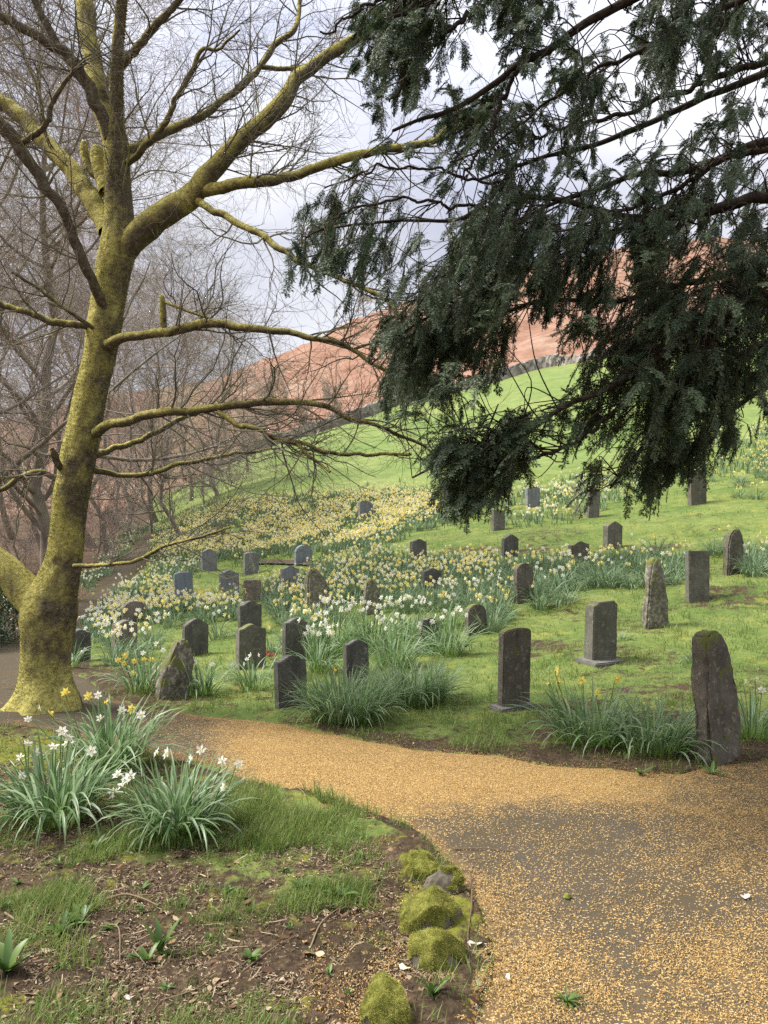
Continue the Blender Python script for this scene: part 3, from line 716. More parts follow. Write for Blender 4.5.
def leaves_geo(g, n, rx, ry, H, r, width=.015, segs=7, m=0, z0=None, droop=1., lean=.55, cx=0, cy=0):
    rad = np.sqrt(r.random(n)); a = r.uniform(0, 6.28, n)
    bx = rad * np.cos(a) * rx * .55; by = rad * np.sin(a) * ry * .55
    az = np.arctan2(by / max(ry, .01), bx / max(rx, .01)) + r.normal(0, .7, n)
    L = H * r.uniform(.75, 1.3, n)
    le = np.clip(r.normal(.15, .12, n) + lean * rad * .6, .0, 1.1)
    cu = np.abs(r.normal(.75, .55, n)) * droop + (r.random(n) < .28) * r.uniform(.6, 1.6, n) * droop
    b = np.stack([bx + cx, by + cy, np.full(n, -.015)], -1)
    V, Q, A = straps(b, az, L, le, cu, width * r.uniform(.7, 1.25, n), segs, r.random(n), fold=.22, twist=1.6)
    g.add(V, Q, A, m)
FL = {'white': ('petal_white', 'trumpet_pale'), 'yellow': ('petal_yellow', 'trumpet_gold'), 'cream': ('petal_cream', 'trumpet_gold'), 'pale': ('petal_cream', 'trumpet_pale')}
_fm = {}
def flower_meshes(kind, var):
    if (kind, var) not in _fm:
        r = np.random.default_rng(500 + var * 7 + len(kind))
        g = Geo(); flower_geo(g, [[0, 0, 0]], [[0, -1, .0]], [1.], r.random(1), 0, None, r)
        # rounder petals for the close flowers
        me1 = g.mesh('flower', M[FL[kind][0]])
        g = Geo(); flower_geo(g, [[0, 0, 0]], [[0, -1, .0]], [1.], r.random(1), None, 0, r, segs=9, tl=.55 if kind == 'yellow' else .38)
        me2 = g.mesh('trumpet', M[FL[kind][1]])
        _fm[(kind, var)] = (me1, me2)
    return _fm[(kind, var)]
def stem_mesh(p0, p1, bend, r):
    p0 = np.array(p0); p1 = np.array(p1); mid = (p0 + p1) / 2 + np.array([*(r.normal(0, .015, 2)), .02]); nk = p1 + np.array([*(bend * -.012)[:2], .012])
    pts = catmull([p0, mid, nk, p1], 9)[None]; return tubes(pts, np.full((1, 9), .0026), 5)
def clump(px, base, wpx, hpx, nl, flowers, label, group='daffodil clumps', seed=0, width=.0145, droop=1.1, depth_ratio=.8, fpix=(), cat='daffodils', segs=7, R=.031, lean=.55, name='daffodil_clump'):
    """flowers: list of (kind, count); fpix: explicit (kind, px, row) blooms"""
    r = np.random.default_rng(900 + seed)
    if segs == 5: R *= 1.15
    X, Y, Z = hit(px, base); s = Y / F; rx = wpx * s / 2; H = hpx * s
    Y2 = Y + 0; root = empty(name, (X, Y2, Z), label, cat, group)
    g = Geo(); leaves_geo(g, nl, rx, rx * depth_ratio, H * .92, r, width, segs, droop=droop, lean=lean)
    lv = g.obj('leaves', M['daff_leaf'], root)
    bl = []
    for kind, n in flowers:
        for _ in range(n):
            a = r.uniform(0, 6.28); q = math.sqrt(r.random()) * .9
            bl.append((kind, np.array([rx * q * math.cos(a), rx * depth_ratio * q * math.sin(a), H * r.uniform(.8, 1.12)])))
    for kind, fx, fy in fpix:
        yy = Y + r.uniform(-.12, .10); w = P(fx, fy, yy) - np.array([X, Y2, Z]); bl.append((kind, w))
    for kind, c in bl:
        me1, me2 = flower_meshes(kind, r.integers(0, 5))
        fo = link('flower', me1, root); fo.location = c
        yaw = r.normal(0, .9) + .3; fo.rotation_euler = (r.normal(.12, .25), r.uniform(0, 1), yaw)
        k = R * r.uniform(.85, 1.15) * (1.15 if kind == 'yellow' else 1); fo.scale = (k, k, k)
        link('trumpet', me2, fo)
        b0 = np.array([c[0] * .45, c[1] * .45, -.01])
        dr = np.array([math.sin(yaw), -math.cos(yaw), 0])
        sg = Geo(); sg.add(*stem_mesh(b0, c - dr * .003, dr, r)); sg.obj('stem', M['stem'], root)
    return root
CLUMPS = [
 # near-left foreground
 dict(px=112, base=768, wpx=100, hpx=75, nl=190, flowers=[], label='leafy daffodil clump with yellow blooms at the foot of the mossy trunk', fpix=[('yellow', 65, 692), ('yellow', 88, 696), ('white', 98, 695), ('yellow', 107, 702), ('yellow', 131, 709), ('white', 122, 710), ('white', 141, 715), ('white', 100, 718), ('yellow', 50, 714), ('white', 40, 708), ('white', 28, 719)]),
 dict(px=55, base=822, wpx=104, hpx=86, nl=240, flowers=[], label='white daffodil clump with arching leaves at the left edge of the picture', fpix=[('white', 62, 731), ('white', 68, 737), ('white', 74, 742), ('white', 66, 743), ('white', 91, 751), ('white', 28, 743), ('white', 22, 775), ('white', 36, 752), ('white', 20, 757), ('white', 54, 746)], droop=1.25, lean=.5, width=.0145),
 dict(px=176, base=836, wpx=92, hpx=80, nl=250, flowers=[], label='daffodil clump with cream-white blooms, right of the other foreground clumps', fpix=[('white', 117, 774), ('white', 125, 779), ('white', 121, 785), ('white', 113, 793), ('white', 130, 776), ('white', 156, 752), ('white', 166, 753), ('white', 190, 759), ('white', 201, 750), ('white', 222, 761), ('white', 239, 764), ('white', 223, 787)], droop=1.2, lean=.45, width=.0145),
 # by the mid headstones
 dict(px=345, base=722, wpx=112, hpx=56, nl=620, flowers=[('yellow', 1)], label='big flowerless daffodil clump of blue-green leaves in front of the black lichened headstone', droop=.95, lean=.42, width=.0105),
 dict(px=412, base=703, wpx=112, hpx=47, nl=620, flowers=[], label='big flowerless daffodil clump of blue-green leaves, right one of the pair by the path', droop=.95, lean=.42, width=.0105),
 dict(px=590, base=742, wpx=110, hpx=66, nl=190, flowers=[], label='daffodil clump with a few yellow blooms right of the arched headstone', fpix=[('yellow', 556, 671), ('yellow', 558, 681), ('yellow', 597, 692), ('yellow', 617, 679), ('yellow', 582, 680), ('cream', 548, 684)], droop=1.0),
 dict(px=655, base=752, wpx=105, hpx=60, nl=190, flowers=[], label='leafy daffodil clump without blooms left of the tall rough slate', droop=1.1),
 dict(px=752, base=738, wpx=60, hpx=60, nl=60, flowers=[], label='sparse white daffodil clump right of the tall rough slate', fpix=[('white', 757, 679), ('white', 745, 682), ('white', 762, 690)]),
 dict(px=143, base=692, wpx=50, hpx=48, nl=80, flowers=[], label='yellow daffodil clump left of the leaning mossy slab', fpix=[('yellow', 118, 660), ('yellow', 125, 656), ('yellow', 124, 663), ('yellow', 134, 661), ('yellow', 144, 659), ('yellow', 151, 659), ('yellow', 133, 673), ('white', 156, 644), ('white', 143, 653), ('white', 163, 650)]),
 dict(px=203, base=694, wpx=48, hpx=40, nl=80, flowers=[], label='white daffodil clump right of the leaning mossy slab', fpix=[('white', 186, 669), ('white', 195, 662), ('white', 184, 682), ('yellow', 190, 655), ('white', 165, 697), ('white', 212, 664)]),
 dict(px=252, base=690, wpx=42, hpx=40, nl=60, flowers=[], label='white daffodil clump at the foot of the olive-grey headstone', fpix=[('white', 247, 659), ('white', 250, 655), ('white', 259, 655), ('white', 244, 664), ('white', 232, 665)]),
 dict(px=70, base=668, wpx=30, hpx=36, nl=30, flowers=[], label='thin white daffodil clump before the dark headstone at the trunk', fpix=[('white', 70, 645), ('white', 85, 649), ('white', 82, 652), ('white', 72, 659), ('white', 68, 650)]),
 dict(px=222, base=600, wpx=30, hpx=18, nl=30, flowers=[('white', 4)], label='small white daffodil clump at the foot of the dull grey headstone', segs=4),
 dict(px=300, base=655, wpx=40, hpx=45, nl=70, flowers=[('cream', 3), ('white', 2)], label='daffodil clump just behind the near-black rounded headstone', segs=5),
 dict(px=318, base=672, wpx=48, hpx=46, nl=90, flowers=[('white', 16), ('pale', 4)], label='white daffodil clump between the near-black and the lichen-speckled headstones', segs=5),
 dict(px=335, base=655, wpx=56, hpx=52, nl=130, flowers=[('white', 26)], label='white daffodil clump behind the lichen-speckled headstone', segs=5),
 dict(px=372, base=650, wpx=60, hpx=48, nl=130, flowers=[('white', 24), ('pale', 6)], label='dense white daffodil clump in front of the small mossy pointed stone', segs=5),
 dict(px=395, base=668, wpx=60, hpx=50, nl=140, flowers=[('white', 14)], label='white daffodil clump left of the tilted black headstone', segs=5),
 dict(px=410, base=640, wpx=56, hpx=40, nl=120, flowers=[('white', 22), ('cream', 3)], label='white daffodil clump behind the tilted black headstone', segs=5),
 dict(px=445, base=655, wpx=60, hpx=44, nl=140, flowers=[('white', 12)], label='leafy white daffodil clump left of the small round-topped headstone', segs=5),
 dict(px=446, base=628, wpx=44, hpx=32, nl=80, flowers=[('white', 10), ('yellow', 4)], label='daffodil clump with white and yellow blooms behind the small round-topped headstone', segs=5),
 dict(px=700, base=664, wpx=70, hpx=16, nl=70, flowers=[], label='low fresh tuft of daffodil leaves behind the tall rough slate', segs=5, droop=1.5),
 dict(px=618, base=640, wpx=46, hpx=12, nl=50, flowers=[], label='low tuft of daffodil leaves behind the stepped headstone', segs=5, droop=1.5),
]
for i, c in enumerate(CLUMPS): clump(seed=i, **c)

# mid-distance clumps, each a thing copied from a few built ones
PROTO = {}
def proto_clump(kind):
    ps = []
    fm = {'mix': [('cream', 4), ('white', 4)], 'yellow': [('yellow', 4), ('cream', 4)], 'white': [('white', 8)], 'leaf': [('cream', 1), ('yellow', 1)], 'grey': [('white', 1)]}[kind]
    for k in range(4):
        r = np.random.default_rng(77 + k * 3 + len(kind))
        g = Geo(); leaves_geo(g, 42 if kind not in ('leaf', 'grey') else 60, .20, .2, .30, r, .013, 4, droop=1.1); lm = g.mesh('leaves', M['daff_leaf_far'])
        fl = []
        for fk, n in fm:
            for _ in range(n):
                a = r.uniform(0, 6.28); q = math.sqrt(r.random())
                fl.append((fk, r.integers(0, 5), (.18 * q * math.cos(a), .18 * q * math.sin(a), r.uniform(.27, .40)), r.normal(.3, .9), r.uniform(0, 1)))
        ps.append((lm, fl))
    return ps
def flower_one(kind, var):
    key = ('one', kind, var)
    if key not in _fm:
        r = np.random.default_rng(300 + var)
        g = Geo(); flower_geo(g, [[0, 0, 0]], [[0, -1, .0]], [1.], r.random(1), 0, 1, r, tl=.45)
        _fm[key] = g.mesh('flower', [M[FL[kind][0]], M[FL[kind][1]]])
    return _fm[key]
def stand_clump(kind, X, Y, Z, label, group, r, scale=1.):
    if kind not in PROTO: PROTO[kind] = proto_clump(kind)
    lm, fl = PROTO[kind][r.integers(0, 4)]
    root = empty('daffodil_clump', (X, Y, Z), label, 'daffodils', group, r.uniform(0, 6.28)); sc = scale * r.uniform(.85, 1.2); root.scale = (sc, sc, sc)
    yaw0 = root.rotation_euler.z
    link('leaves', lm, root)
    for fk, var, loc, yaw, roll in fl:
        o = link('flower', flower_one(fk, int(var)), root); o.location = loc; o.rotation_euler = (.1, roll, yaw - yaw0); o.scale = (.031,) * 3
def near_stone(px, py, pad=3):
    for _, X, Y, Z, pc, base, x0, x1, top in STONES:
        if x0 - pad < px < x1 + pad and top - 2 < py < base + 6: return True
    return False
def mid_drift(poly, n, kinds, label, group, seed, mind=.26, avoid=5):
    r = np.random.default_rng(seed); xs = [p[0] for p in poly]; ys = [p[1] for p in poly]; placed = []; tries = 0
    while len(placed) < n and tries < n * 60:
        tries += 1
        px, py = r.uniform(min(xs), max(xs)), r.uniform(min(ys), max(ys))
        if not inpoly(np.array([px]), np.array([py]), poly)[0]: continue
        X, Y, Z = hit(px, py)
        blocked = False
        for _, sx, sy, sz, pc, base, x0, x1, top in STONES:      # do not bury the front of a stone
            if (x0 - avoid < px < x1 + avoid and Y < sy + .1 and Y > sy - .9 and py < base + 22): blocked = True; break
        if blocked or any((X - a) ** 2 + (Y - b) ** 2 < mind ** 2 for a, b in placed): continue
        placed.append((X, Y)); k = kinds[r.integers(0, len(kinds))]
        stand_clump(k, X, Y, Z, label, group, r, 1.15)
mid_drift([(95, 655), (120, 622), (180, 612), (232, 612), (235, 640), (215, 650), (178, 645), (150, 660), (110, 668)], 16, ['mix', 'mix', 'yellow'], 'daffodil clump with cream blooms in the drift around the brown headstones', 'cream daffodils around the brown headstones', 1)
mid_drift([(265, 640), (268, 605), (300, 600), (345, 612), (350, 632), (325, 640), (312, 655), (268, 655)], 16, ['mix', 'leaf', 'yellow'], 'daffodil clump in the drift in front of the broad lichened standing stone', 'daffodils before the lichened stone', 2)
mid_drift([(440, 625), (452, 590), (480, 578), (515, 580), (560, 590), (570, 606), (535, 615), (500, 622), (492, 640), (460, 600)], 48, ['leaf', 'leaf', 'grey', 'mix'], 'grey-green daffodil clump around the tall round-topped headstone', 'daffodils around the round-topped headstone', 3)
mid_drift([(560, 592), (540, 570), (590, 563), (650, 556), (680, 562), (685, 585), (640, 590)], 46, ['leaf', 'leaf', 'grey'], 'grey-green daffodil clump between the low brown headstone and the pointed stone', 'daffodils left of the square slab', 4)
mid_drift([(700, 556), (768, 548), (790, 570), (748, 580), (745, 560)], 18, ['leaf', 'grey'], 'daffodil clump nearly all leaf beside the rough shouldered stone', 'daffodils by the shouldered stone', 5)
mid_drift([(385, 612), (395, 590), (420, 596), (445, 600), (440, 616)], 8, ['leaf', 'mix'], 'daffodil clump below the small near-black headstone', 'daffodils below the near-black stone', 6)
mid_drift([(735, 500), (740, 470), (800, 455), (800, 500)], 10, ['yellow', 'leaf'], 'yellow daffodil clump at the upper right edge of the slope', 'yellow daffodils at upper right', 8, .5)

# far drifts nobody could count
def drift(g, poly, n, mixk, seed, lh=.34, fl=1.2, leaves=6, big=1.0, minY=0):
    r = np.random.default_rng(seed); xs = [p[0] for p in poly]; ys = [p[1] for p in poly]
    pts = []
    m = 0
    px = r.uniform(min(xs), max(xs), n * 6); py = r.uniform(min(ys), max(ys), n * 6)
    ok = inpoly(px, py, poly); px, py = px[ok][:n], py[ok][:n]; sp_ = (max(ys) - min(ys)) * .07; px = px + r.normal(0, sp_ * 2.2, len(px)); py = py + r.normal(0, sp_, len(py)) * (r.random(len(py)) < .6)
    # vectorised ground hit
    ysamp = np.exp(np.linspace(math.log(5), math.log(90), 500))
    Xs = []; 
    for i in range(0, len(px), 400):
        p = px[i:i + 400, None]; x = (p - HX) * ysamp[None] / F; row = HY - F * (zt(x, np.broadcast_to(ysamp, x.shape)) - EYE) / ysamp
        k = np.argmax(row <= py[i:i + 400, None], 1); Xs.append(ysamp[k])
    Y = np.concatenate(Xs) + r.uniform(-.15, .15, len(px)); X = (px - HX) * Y / F
    cl = fbm(X * .9, Y * .7, seed + 50, 3); keep = (r.random(len(X)) < sstep(.30, .52, cl) + .10) & (Y > minY) & ~on_path(X, Y)
    for root, sx, sy, sz, pc, base, x0, x1, top in STONES:
        keep &= ~((px > x0 - 3) & (px < x1 + 3) & (Y < sy + .05) & (Y > sy - 1.4))
    X, Y = X[keep], Y[keep]; Z = zt(X, Y); N = len(X)
    B = np.repeat(np.stack([X, Y, Z - .02], -1), leaves, 0) + np.concatenate([r.normal(0, .06, (N * leaves, 2)), np.zeros((N * leaves, 1))], 1)
    n2 = len(B)
    V, Q, A = straps(B, r.uniform(0, 6.28, n2), lh * r.uniform(.6, 1.1, n2), np.abs(r.normal(.2, .15, n2)), np.abs(r.normal(.6, .4, n2)), r.uniform(.014, .026, n2) * (1 + np.repeat(Y, leaves) / 60), 3, r.random(n2))
    g.add(V, Q, A, 0)
    nf = r.poisson(fl, N); I = np.repeat(np.arange(N), nf); K = len(I)
    c = np.stack([X[I] + r.normal(0, .09, K), Y[I] + r.normal(0, .09, K), Z[I] + lh * r.uniform(.85, 1.25, K)], -1)
    yaw = r.normal(.3, .8, K); d = np.stack([np.sin(yaw), -np.cos(yaw), r.normal(.05, .25, K)], -1)
    kinds = r.choice(3, K, p=mixk); R = r.uniform(.034, .046, K) * big
    for kk in range(3):
        s = kinds == kk
        if s.any(): flower_geo(g, c[s], d[s], R[s], r.random(s.sum()), 1 + kk, 4 if kk != 0 else 5, r, petals=5, segs=5)
DM = [M['daff_leaf_far'], M['petal_white'], M['petal_cream'], M['petal_yellow'], M['trumpet_gold'], M['trumpet_pale']]
g = Geo()
drift(g, [(150, 545), (165, 528), (230, 502), (330, 500), (380, 493), (440, 497), (480, 492), (500, 497), (440, 520), (400, 538), (340, 552), (300, 556), (240, 560), (160, 560)], 7000, [.10, .62, .28], 11, .36, 1.8, 7, 1.1)
drift(g, [(110, 612), (140, 585), (165, 572), (175, 600), (200, 606), (240, 606), (235, 618), (150, 622), (110, 630)], 600, [.25, .5, .25], 12, .3, 1.2, 8)
drift(g, [(158, 562), (200, 560), (200, 575), (170, 582), (150, 580)], 130, [.4, .45, .15], 13, .3, 1.3, 7)
drift(g, [(262, 606), (262, 588), (300, 582), (340, 562), (400, 556), (440, 566), (500, 562), (495, 578), (440, 592), (380, 604), (340, 606), (300, 606)], 900, [.18, .58, .24], 14, .32, 1.1, 9)
drift(g, [(430, 585), (440, 566), (520, 560), (600, 562), (640, 556), (620, 572), (560, 580), (500, 582)], 420, [.35, .5, .15], 15, .3, .3, 10)
drift(g, [(500, 520), (510, 500), (560, 485), (640, 478), (640, 496), (600, 505), (560, 522), (515, 530)], 360, [.35, .5, .15], 16, .36, 2.0, 8, 1.2)
drift(g, [(640, 490), (650, 450), (720, 440), (790, 425), (800, 470), (740, 470), (700, 485)], 420, [.2, .3, .5], 17, .4, 1.6, 8, 1.15)
drift(g, [(84, 590), (100, 572), (120, 548), (135, 530), (146, 526), (140, 538), (116, 562), (96, 585)], 360, [.6, .3, .1], 18, .3, 1.2, 8)
drift(g, [(88, 640), (100, 618), (128, 590), (150, 575), (140, 600), (112, 625), (98, 645)], 220, [.7, .25, .05], 19, .26, 1.2, 8)
tag(g.obj('daffodil_drift', DM, smooth=False), 'drifts of yellow and cream daffodils covering the far bank and upper slope', 'daffodils', kind='stuff')

# ------------------------------------------------------------------ grass
def grass():
    r = np.random.default_rng(61); g = Geo()
    X, Y, Z = scatter_screen(480000, -300, 1000, 2.2, 34, r)
    X2, Y2, Z2 = scatter_screen(190000, -350, 500, 2.2, 5.6, r); kk = soil_fg(*proj(X2, Y2, Z2)); X = np.r_[X, X2[kk]]; Y = np.r_[Y, Y2[kk]]; Z = np.r_[Z, Z2[kk]]
    px, py = proj(X, Y, Z)
    on = on_path(X, Y); fg = soil_fg(px, py)
    dens = np.where(fg, .38 - .26 * sstep(890, 960, py), .75)
    for cx, cy, sx, sy, a in ((285, 815, 90, 22, .8), (250, 868, 60, 28, .95), (300, 890, 30, 20, .35), (140, 850, 80, 25, .3), (40, 745, 60, 16, .3), (70, 895, 60, 25, .2), (345, 880, 40, 25, .25), (110, 935, 40, 18, .15)):
        dens = dens + np.where(fg, a * np.exp(-((px - cx) / sx) ** 2 - ((py - cy) / sy) ** 2), 0)
    n1 = fbm(X * 2.5, Y * 2.5, 62, 4)
    dens = dens * np.where(fg, sstep(.44, .56, fbm(X * 5, Y * 5, 64, 3)) * sstep(.3, .5, n1), sstep(.36, .56, n1 + .06)) * np.where(fg, 1, .35 + 1.1 * sstep(.35, .65, fbm(X * 9, Y * 9, 63, 3)))
    dens = np.where((px > 70) & (px < 190) & (py > 655) & (py < 712), dens * .25, dens)
    dens = np.where((Y < 6.2) & ~fg, dens * .8, dens); dens = np.where(fg & (px > 385) & (py > 840), dens * .25, dens)
    keep = (~on) & (r.random(len(X)) < dens) & ~((px < 60) & (Y > 9)) & ((px > 150) | (Y < 30))
    X, Y, Z = X[keep], Y[keep], Z[keep]; n = len(X); fgk = fg[keep]
    L = np.where(fgk, r.uniform(.02, .085, n) * (.5 + sstep(.35, .65, n1[keep])), r.uniform(.022, .07, n) * (.65 + 1.0 * sstep(.42, .68, fbm(X * 3.3, Y * 3.3, 66, 3)))) * (1 + Y * .012)
    W = np.maximum(.0028, Y * .00075)
    V, Q, A = straps(np.stack([X, Y, Z - .008], -1), r.uniform(0, 6.28, n), L, np.abs(r.normal(.3, .3, n)), np.abs(r.normal(.6, .5, n)), W * r.uniform(.7, 1.3, n), 2, np.clip(r.normal(.45, .25, n) + (n1[keep] - .5) * .8, 0, 1))
    g.add(V, Q, A)
    tag(g.obj('grass', M['grass']), 'short green grass on the grave slope and in foreground patches', 'grass', kind='stuff')
grass()

# ------------------------------------------------------------------ woodland litter, twigs, weeds
def litter():
    r = np.random.default_rng(71); g = Geo()
    X, Y, Z = scatter_screen(38000, -350, 1000, 2.2, 9, r); px, py = proj(X, Y, Z); fg = soil_fg(px, py); on = on_path(X, Y); d = edge_dist(X, Y)
    gp = 0
    for cx, cy, sx, sy, a in ((285, 815, 90, 22, .8), (250, 870, 60, 28, .75)): gp = gp + a * np.exp(-((px - cx) / sx) ** 2 - ((py - cy) / sy) ** 2)
    k = (r.random(len(X)) < np.where(fg, .19 - .13 * gp, np.where((px > 330), .16 * np.exp(-(d / .25) ** 2), .0) + .18 * np.exp(-((px - 740) / 45) ** 2 - ((py - 758) / 12) ** 2) + .05 * np.exp(-((px - 140) / 80) ** 2 - ((py - 690) / 25) ** 2))) & ~on
    X, Y, Z = X[k], Y[k], Z[k]; n = len(X)
    # curled leaves: 2x2 quads
    a = r.uniform(0, 6.28, n); L = r.uniform(.005, .015, n) * np.where(r.random(n) < .12, 1.7, 1); W = L * r.uniform(.35, .8, n); cu = r.normal(0, .5, n)
    e1 = np.stack([np.cos(a), np.sin(a), r.normal(0, .3, n)], -1); e2 = np.stack([-np.sin(a), np.cos(a), r.normal(0, .3, n)], -1)
    c = np.stack([X, Y, Z + r.uniform(.001, .012, n)], -1); up = np.array([0, 0, 1.])
    rows = []
    for s, ww, lift in ((-1, .1, .5), (-.3, .9, 0), (.35, .8, .05), (1, .05, .6)):
        m = c + e1 * (L * s)[:, None] + up * (lift * L * cu)[:, None]
        rows += [m - e2 * (W * ww)[:, None] + up * (W * .5 * np.abs(cu))[:, None] * ww, m + e2 * (W * ww)[:, None] + up * (W * .5 * np.abs(cu))[:, None] * ww]
    V = np.stack(rows, 1).reshape(-1, 3)
    q = np.array([[0, 1, 3, 2], [2, 3, 5, 4], [4, 5, 7, 6]]); Q = ((np.arange(n) * 8)[:, None, None] + q).reshape(-1, 4)
    A = np.zeros((n, 8, 4)); A[..., 0] = (r.random(n) ** 1.7)[:, None]; A[..., 1] = .5
    g.add(V, Q, A.reshape(-1, 4), 0)
    # bits of twig, bud scales and needles
    X, Y, Z = scatter_screen(230000, -350, 520, 2.2, 6.2, r); px, py = proj(X, Y, Z); fg = soil_fg(px, py) & ~on_path(X, Y)
    gp = 0
    for cx, cy, sx, sy, aa in ((285, 815, 90, 22, .8), (250, 870, 60, 28, .75)): gp = gp + aa * np.exp(-((px - cx) / sx) ** 2 - ((py - cy) / sy) ** 2)
    k = fg & (r.random(len(X)) < (.42 - .36 * gp) * sstep(.25, .6, fbm(X * 4, Y * 4, 72, 3)) * 1.2); X, Y, Z = X[k], Y[k], Z[k]; n = len(X)
    a = r.uniform(0, 6.28, n); L = r.uniform(.004, .022, n) * np.where(r.random(n) < .05, 4, 1)
    p0 = np.stack([X, Y, Z + r.uniform(.0, .008, n)], -1); dv = np.stack([np.cos(a), np.sin(a), r.normal(.0, .18, n)], -1) * L[:, None]
    pts = np.stack([p0, p0 + dv * .5 + r.normal(0, .12, (n, 3)) * L[:, None] * [1, 1, .3], p0 + dv], 1)
    g.add(*tubes(pts, np.repeat(r.uniform(.0007, .0026, n)[:, None], 3, 1), 3), 1)
    tag(g.obj('leaf_litter', [M['dead_leaf'], M['debris']], smooth=False), 'brown dead leaves, needles and twig bits littering the foreground soil', 'leaf litter', kind='stuff')
litter()
def twig(pix, rad, label, lift=.012, mat='debris', side=2, seed=0):
    r = np.random.default_rng(seed + 5); pts = []
    for i, (a, b) in enumerate(pix):
        x, y, z = hit(a, b); pts.append((x, y, z + lift + (0 if 0 < i < len(pix) - 1 else -.006)))
    p = catmull(pts, 16)[None]; rr = (rad * np.linspace(1, .45, 16))[None]
    g = Geo(); g.add(*tubes(p, rr, 6, np.array([.3 + .3 * r.random()]), .12))
    s, sr = sprout(p, rr, side, .03, .1, (.4, .9), 5, .15, 0, rscale=.6, r=r)
    g.add(*tubes(s, sr, 4))
    o = g.obj('fallen_twig', M[mat]); tag(o, label, 'twig', 'fallen twigs in the foreground'); return o
twig([(105, 903), (125, 899), (142, 903), (158, 909)], .006, 'dark curved fallen stick left of centre in the foreground soil', .02, seed=1)
twig([(30, 965), (60, 958), (90, 940)], .004, 'straight pale fallen twig at the lower left', seed=2)
twig([(160, 1003), (190, 995), (210, 983)], .004, 'short brown fallen twig near the bottom, left of the mossy rocks', seed=3)
twig([(310, 950), (322, 925), (345, 905)], .004, 'thin fallen twig pointing up towards the path edge', seed=4)
twig([(296, 790), (305, 800), (304, 818), (300, 834)], .003, 'thin arching bramble stem in the foreground grass', .03, seed=5)
twig([(470, 875), (472, 905), (468, 940), (470, 968)], .0035, 'pale dry stem lying along the right side of the mossy rocks', .02, seed=6)
twig([(455, 850), (490, 851), (515, 853)], .0035, 'straight thin stick lying on the path edge above the mossy rocks', .012, seed=7)
twig([(100, 930), (118, 932), (120, 965)], .003, 'bent thin twig beside the weeds in the foreground soil', .02, seed=8)
twig([(5, 915), (18, 925), (40, 935)], .005, 'thick short stick at the left edge of the foreground', .015, seed=9)
twig([(240, 975), (275, 950), (300, 935)], .003, 'long grey twig across the middle of the foreground soil', .012, seed=10)
def weed(px, base, R, n, label, kind='weed', up=.6, seed=0, width=.022):
    r = np.random.default_rng(seed + 31); X, Y, Z = hit(px, base); s = Y / F
    root = empty('weed', (X, Y, Z), label, 'weed', 'small weeds in the foreground')
    g = Geo(); az = r.uniform(0, 6.28, n); L = R * s * r.uniform(.6, 1.15, n)
    V, Q, A = straps(np.zeros((n, 3)) + [0, 0, .004], az, L, r.uniform(up, up + .5, n), r.uniform(.2, .9, n), np.minimum(width, L * .35) * r.uniform(.8, 1.2, n), 6, r.random(n), fold=.15)
    g.add(V, Q, A); g.obj('leaves', M['weed'], root)
    g = Geo(); g.add(*tubes(np.array([[[0, 0, -.02], [0, 0, .005], [0, 0, .02]]]), np.full((1, 3), .004), 6)); g.obj('crown', M['stem'], root)
    return root
weed(8, 975, 42, 14, 'broad green weed at the left edge near the bottom', up=.3, seed=1, width=.035)
weed(80, 925, 26, 10, 'leafy weed left of the dark curved stick', seed=2)
weed(60, 935, 24, 9, 'leafy weed at far left between dead leaves', seed=3)
weed(160, 955, 34, 8, 'upright narrow-leaved weed below the dark curved stick', up=.15, seed=4)
weed(148, 962, 22, 7, 'small broad weed below the upright narrow-leaved one', seed=5)
weed(95, 850, 18, 9, 'small weed below the foreground white daffodil clumps', seed=6)
weed(300, 890, 16, 8, 'small pale weed left of the topmost mossy rock', seed=7)
weed(340, 898, 20, 9, 'low weed halfway between the grass patch and mossy rocks', seed=8)
weed(432, 998, 34, 7, 'jagged grey-green weed between the two lowest mossy rocks', up=.35, seed=9, width=.018)
weed(250, 960, 16, 7, 'tiny weed alone in the bare foreground soil', seed=10)
weed(567, 1003, 22, 26, 'dark mossy weed growing out of the path at the bottom', up=.8, seed=11, width=.006)
weed(640, 775, 16, 8, 'small bright weed at the path edge left of the tall slate', seed=12)
weed(712, 775, 16, 8, 'bright green weed at the foot of the tall slate', seed=13)
rw = np.random.default_rng(404); k_ = 0
while k_ < 26:
    a_, b_ = rw.uniform(0, 470), rw.uniform(830, 1010)
    if not soil_fg(np.array([a_]), np.array([b_]))[0] or (370 < a_ and b_ > 840): continue
    k_ += 1; o_ = weed(a_, b_, rw.uniform(7, 13), int(rw.integers(5, 9)), 'tiny green seedling in the foreground soil', up=rw.uniform(.4, .9), seed=200 + k_, width=.012)
    o_.name = 'seedling'; o_['group'] = 'tiny seedlings in the foreground'; o_['category'] = 'seedling'
def fallen_leaf(px, row, R, mat, label, seed):
    r = np.random.default_rng(seed); X, Y, Z = hit(px, row); s = Y / F; a = r.uniform(0, 6.28)
    n = 10; t = np.linspace(0, 2 * math.pi, n, endpoint=False); rad = R * s * (.75 + .35 * np.cos(2 * t) + r.normal(0, .06, n))
    V = [[0, 0, .01]] + [[q * math.cos(k + a), q * math.sin(k + a), .012 + .006 * (1 + math.cos(k * 2 + 1))] for q, k in zip(rad, t)]
    g = Geo(); g.add(V, [[0, 1 + i, 1 + (i + 1) % n] for i in range(n)], np.tile([[r.random(), .5, 0, 1]], (n + 1, 1)))
    o = g.obj('fallen_leaf', M[mat]); o.location = (X, Y, Z); tag(o, label, 'leaf', 'single fallen leaves')
fallen_leaf(475, 948, 7, 'pale_leaf', 'pale pinkish dead leaf right of the mossy rocks', 1)
fallen_leaf(508, 982, 4, 'petal_white', 'white petal lying on the orange path', 2)
